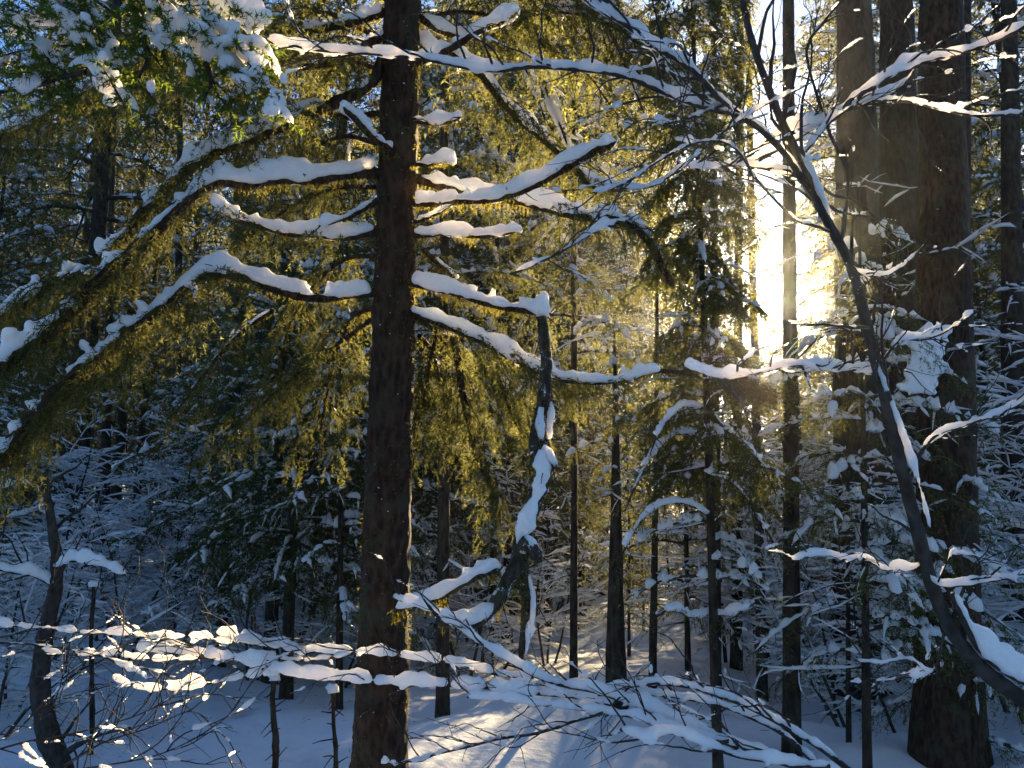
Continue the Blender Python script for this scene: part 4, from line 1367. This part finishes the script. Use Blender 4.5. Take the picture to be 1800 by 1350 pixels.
cnt = dict(tall=0, mid=0, sap=0, shr=0)
LAB = dict(tall=("tall snow-dusted spruce in the far mass beyond the nearer ones", "tree", "tall spruces of the forest behind", "forest_spruce"),
           mid=("half-grown snowy spruce far back beyond the nearer half-grown ones", "tree", "half-grown spruces between the trunks", "half_grown_spruce"),
           sap=("small snow-covered spruce low and far back beyond nearer small ones", "tree", "small spruces on the forest floor", "small_spruce"),
           shr=("leafless snow-lined shrub far back beyond the nearer shrubs", "shrub", "snow-lined leafless shrubs", "bare_shrub"))


def plant(kind, k, x, y, s):
    l, c, g, n = LAB[kind]
    copy_tree(kind, k, x, y, s, rng.uniform(0, 6.28), n, l, c, g)
    cnt[kind] += 1
    placed.append((x, y))


def scatter(kind, num, y0, y1, gap, s0, s1, lo, hi, crown, xlim=None, tries=40):
    done = 0
    for _ in range(num * tries):
        if done >= num:
            break
        y = math.sqrt(rng.uniform(y0 * y0, y1 * y1))
        x = rng.uniform(-1, 1) * (0.66 * y + 1.5)
        if xlim and not xlim(x, y):
            continue
        la, al = sun_lat(x, y)
        if lo - crown < la < hi + crown:
            continue
        if kind != 'tall' and y < 36 and -0.53 < x / y < -0.31 and rng.random() < .85:
            continue
        if not free(x, y, gap):
            continue
        plant(kind, int(rng.integers(len({"tall": tall, "mid": mid, "sap": sap, "shr": shr}[kind]))), x, y, rng.uniform(s0, s1))
        done += 1


for la, al, k, sc in ((-5.9, 19.0, 1, 1.0), (-4.7, 21.0, 0, .8), (-4.6, 26.0, 1, .85), (-6.5, 22.5, 0, 1.0), (-8.5, 21.0, 1, 1.0), (-7.0, 28.0, 0, 1.0), (-4.9, 23.5, 2, 1.0), (-4.6, 28.0, 2, 1.0), (-6.8, 25.5, 2, 1.0), (-7.5, 21.0, 2, 1.0), (-5.0, 33.0, 1, 1.1), (2.9, 30.0, 0, 1.0), (2.6, 44.0, 1, 1.1)):
    plant("tall", k, la * math.cos(SUN_AZ) + al * math.sin(SUN_AZ), al * math.cos(SUN_AZ) - la * math.sin(SUN_AZ), sc)
scatter("tall", 140, 17, 75, 2.2, 0.8, 1.15, -2.0, -0.1, 2.5)
for la, al, k, sc in ((-5.3, 8.6, 0, .8), (-5.0, 10.8, 1, .8), (-5.9, 9.2, 2, 1.0), (-4.4, 13.0, 1, .9), (-4.6, 17.0, 0, 1.0), (1.5, 15.0, 2, .9), (-7.2, 10.0, 0, 0.9)):
    plant("mid", k, la * math.cos(SUN_AZ) + al * math.sin(SUN_AZ), al * math.cos(SUN_AZ) - la * math.sin(SUN_AZ), sc)
scatter("mid", 90, 11, 45, 1.7, 0.7, 1.2, -2.6, -0.1, 1.4)
scatter("sap", 36, 10, 26, 1.0, 0.5, 1.0, -0.6, -0.2, 0.2)
scatter("shr", 84, 8.5, 40, 1.0, 0.5, 1.4, -2.6, 0.2, 0.3)
for la, al, k, sc in ((-1.7, 35.0, 0, 1.02), (-0.2, 37.0, 0, 1.04), (0.9, 34.0, 0, 1.1), (-0.95, 28.0, 0, .86), (-0.4, 27.0, 2, 1.12), (0.15, 29.0, 0, .88), (0.5, 26.0, 2, 1.1), (-4.5, 14.0, 1, 1.0), (-4.3, 18.5, 1, 1.1), (-5.6, 12.0, 1, .9)):
    plant("mid", k, la * math.cos(SUN_AZ) + al * math.sin(SUN_AZ), al * math.cos(SUN_AZ) - la * math.sin(SUN_AZ), sc)
for px, dq, k, sc in ((1350, 14.5, 1, 1.1), (1385, 10.5, 0, 1.2), (1430, 11.5, 1, .95), (1320, 13.5, 2, .85)):
    plant("shr", k, (px - 900) / FPX * dq, dq, sc)
# understorey across the sun gap: low things the sun clears or sifts through
scatter("sap", 6, 15, 24, 0.8, 0.6, 0.95, 9, 9, 0, xlim=lambda x, y: -3.0 < sun_lat(x, y)[0] < 1.5)
scatter("shr", 10, 14, 24, 0.8, 0.8, 1.1, 9, 9, 0, xlim=lambda x, y: -2.0 < sun_lat(x, y)[0] < 2.5)
scatter("tall", 40, 80, 130, 3.0, 0.8, 1.1, -2.6, 0.2, 2.2)
scatter("tall", 7, 95, 130, 2.0, 0.5, 0.62, 9, 9, 0, xlim=lambda x, y: -5 < sun_lat(x, y)[0] < 2.5)
for px, dq, k, sc in ((1770, 8.2, 1, .8), (1800, 7.6, 0, .9), (1745, 8.8, 1, .9), (1690, 9.5, 2, .9), (1800, 9.0, 1, 1.0), (1760, 10.5, 2, 1.0), (1440, 9.0, 0, .8), (1470, 7.8, 3, .9),
                      (1555, 7.4, 0, .7), (240, 11.5, 0, .9), (330, 13.0, 1, .9), (460, 10.5, 0, .8), (520, 12.0, 1, 1.0), (610, 11.0, 3, 1.0), (400, 15.0, 1, 1.0), (120, 12.5, 1, .9), (200, 15.0, 2, .9), (820, 11.0, 1, .7), (960, 12.0, 0, .8), (30, 7.5, 3, .9), (60, 9.0, 0, .8), (-10, 8.5, 1, .8), (150, 10.5, 3, .9), (1350, 11.5, 1, .9), (1420, 11.0, 0, .9)):
    plant("shr", k, (px - 900) / FPX * dq, dq, sc)
# the wood goes on behind the viewer
for x, y, k in ((-9, -6, 0), (-4.5, -8, 1), (1, -7, 2), (6, -6.5, 0), (10, -8, 1), (-13, -3, 2), (13, -2, 0), (-7, -13, 2), (-1, -14, 0), (5, -13, 1), (-8, 2.5, 1), (9, 3, 2)):
    plant("tall", k, x, y, 0.9)
STRETCH = ((-1e9, 60, "left of the crooked mossy trunk"), (60, 190, "between the crooked trunk and the slim reddish trunk"), (190, 312, "between the slim reddish trunk and the slim straight one"),
           (312, 420, "around the wide dark left trunk"), (420, 560, "left of the reddish trunk behind the boughs"), (560, 660, "just left of the near spruce trunk"), (660, 760, "behind the near spruce trunk"),
           (760, 900, "between the near spruce trunk and the snag"), (900, 990, "behind the crooked snow-plastered snag"), (990, 1085, "left of the spruce right of the snag"), (1085, 1230, "left of the narrow dark spruce"),
           (1230, 1310, "left of the bright sky gap"), (1310, 1392, "in the bright gap under the sun"), (1392, 1470, "right of the trunk beside the sun"), (1470, 1600, "behind the thick trunks right of the sun"),
           (1600, 1700, "behind the thickest right trunk"), (1700, 1790, "between the thickest trunk and the edge trunk"), (1790, 1e9, "right of the edge trunk"))
ORD = ("nearest", "second nearest", "third nearest", "fourth nearest", "fifth nearest")
KIND_WORD = dict(forest_spruce="tall spruce", half_grown_spruce="half-grown spruce", small_spruce="small snowy spruce", bare_shrub="leafless snowy shrub")
bins = {}
for o in scene.objects:
    st_ = o.name.split(".")[0]
    if st_ in KIND_WORD and o.parent is None and o.location.y > 2:
        pxx = 900 + FPX * o.location.x / (o.location.y * math.cos(PITCH))
        for k, (a0, a1, ph) in enumerate(STRETCH):
            if a0 <= pxx < a1 and -120 < pxx < 1920:
                bins.setdefault((st_, k), []).append((o.location.y, o.name))
for (st_, k), lst in bins.items():
    lst.sort()
    for q, (yy, nm) in enumerate(lst[:5]):
        bpy.data.objects[nm]["label"] = f"{ORD[q]} {KIND_WORD[st_]} {STRETCH[k][2]}"
print("placed", cnt)

# wells and drifted rims round the trunks
gco = np.empty(len(ground.data.vertices) * 3, np.float32)
ground.data.vertices.foreach_get("co", gco)
gco = gco.reshape(-1, 3)
for wx, wy in wells + [(float(hb[0]), float(hb[1]))]:
    dd2 = (gco[:, 0] - wx) ** 2 + (gco[:, 1] - wy) ** 2
    gco[:, 2] += 0.07 * np.exp(-dd2 / 0.55 ** 2) - 0.17 * np.exp(-dd2 / 0.30 ** 2)
ground.data.vertices.foreach_set("co", gco.ravel())
ground.data.update()

# needles, cone scales and broken twigs shed on the snow
lit = Geo()
nl_ = 900
lx, ly = rng.uniform(-5, 6.5, nl_), rng.uniform(4.2, 15, nl_)
ang = rng.uniform(0, 6.28, nl_)
st = np.stack([lx, ly, ground_z(lx, ly) + 0.012], -1)
lc = grow(st, np.stack([np.cos(ang), np.sin(ang), 0.05 + 0 * ang], -1), 0.015 + 0.09 * rng.random(nl_) ** 3, 3, 0.0, 0.12)
lit.tube(lc, (0.0010 + 0.0016 * rng.random(nl_))[:, None], 3)
tag(lit.build("fallen_twigs", TWIG), kind="stuff")
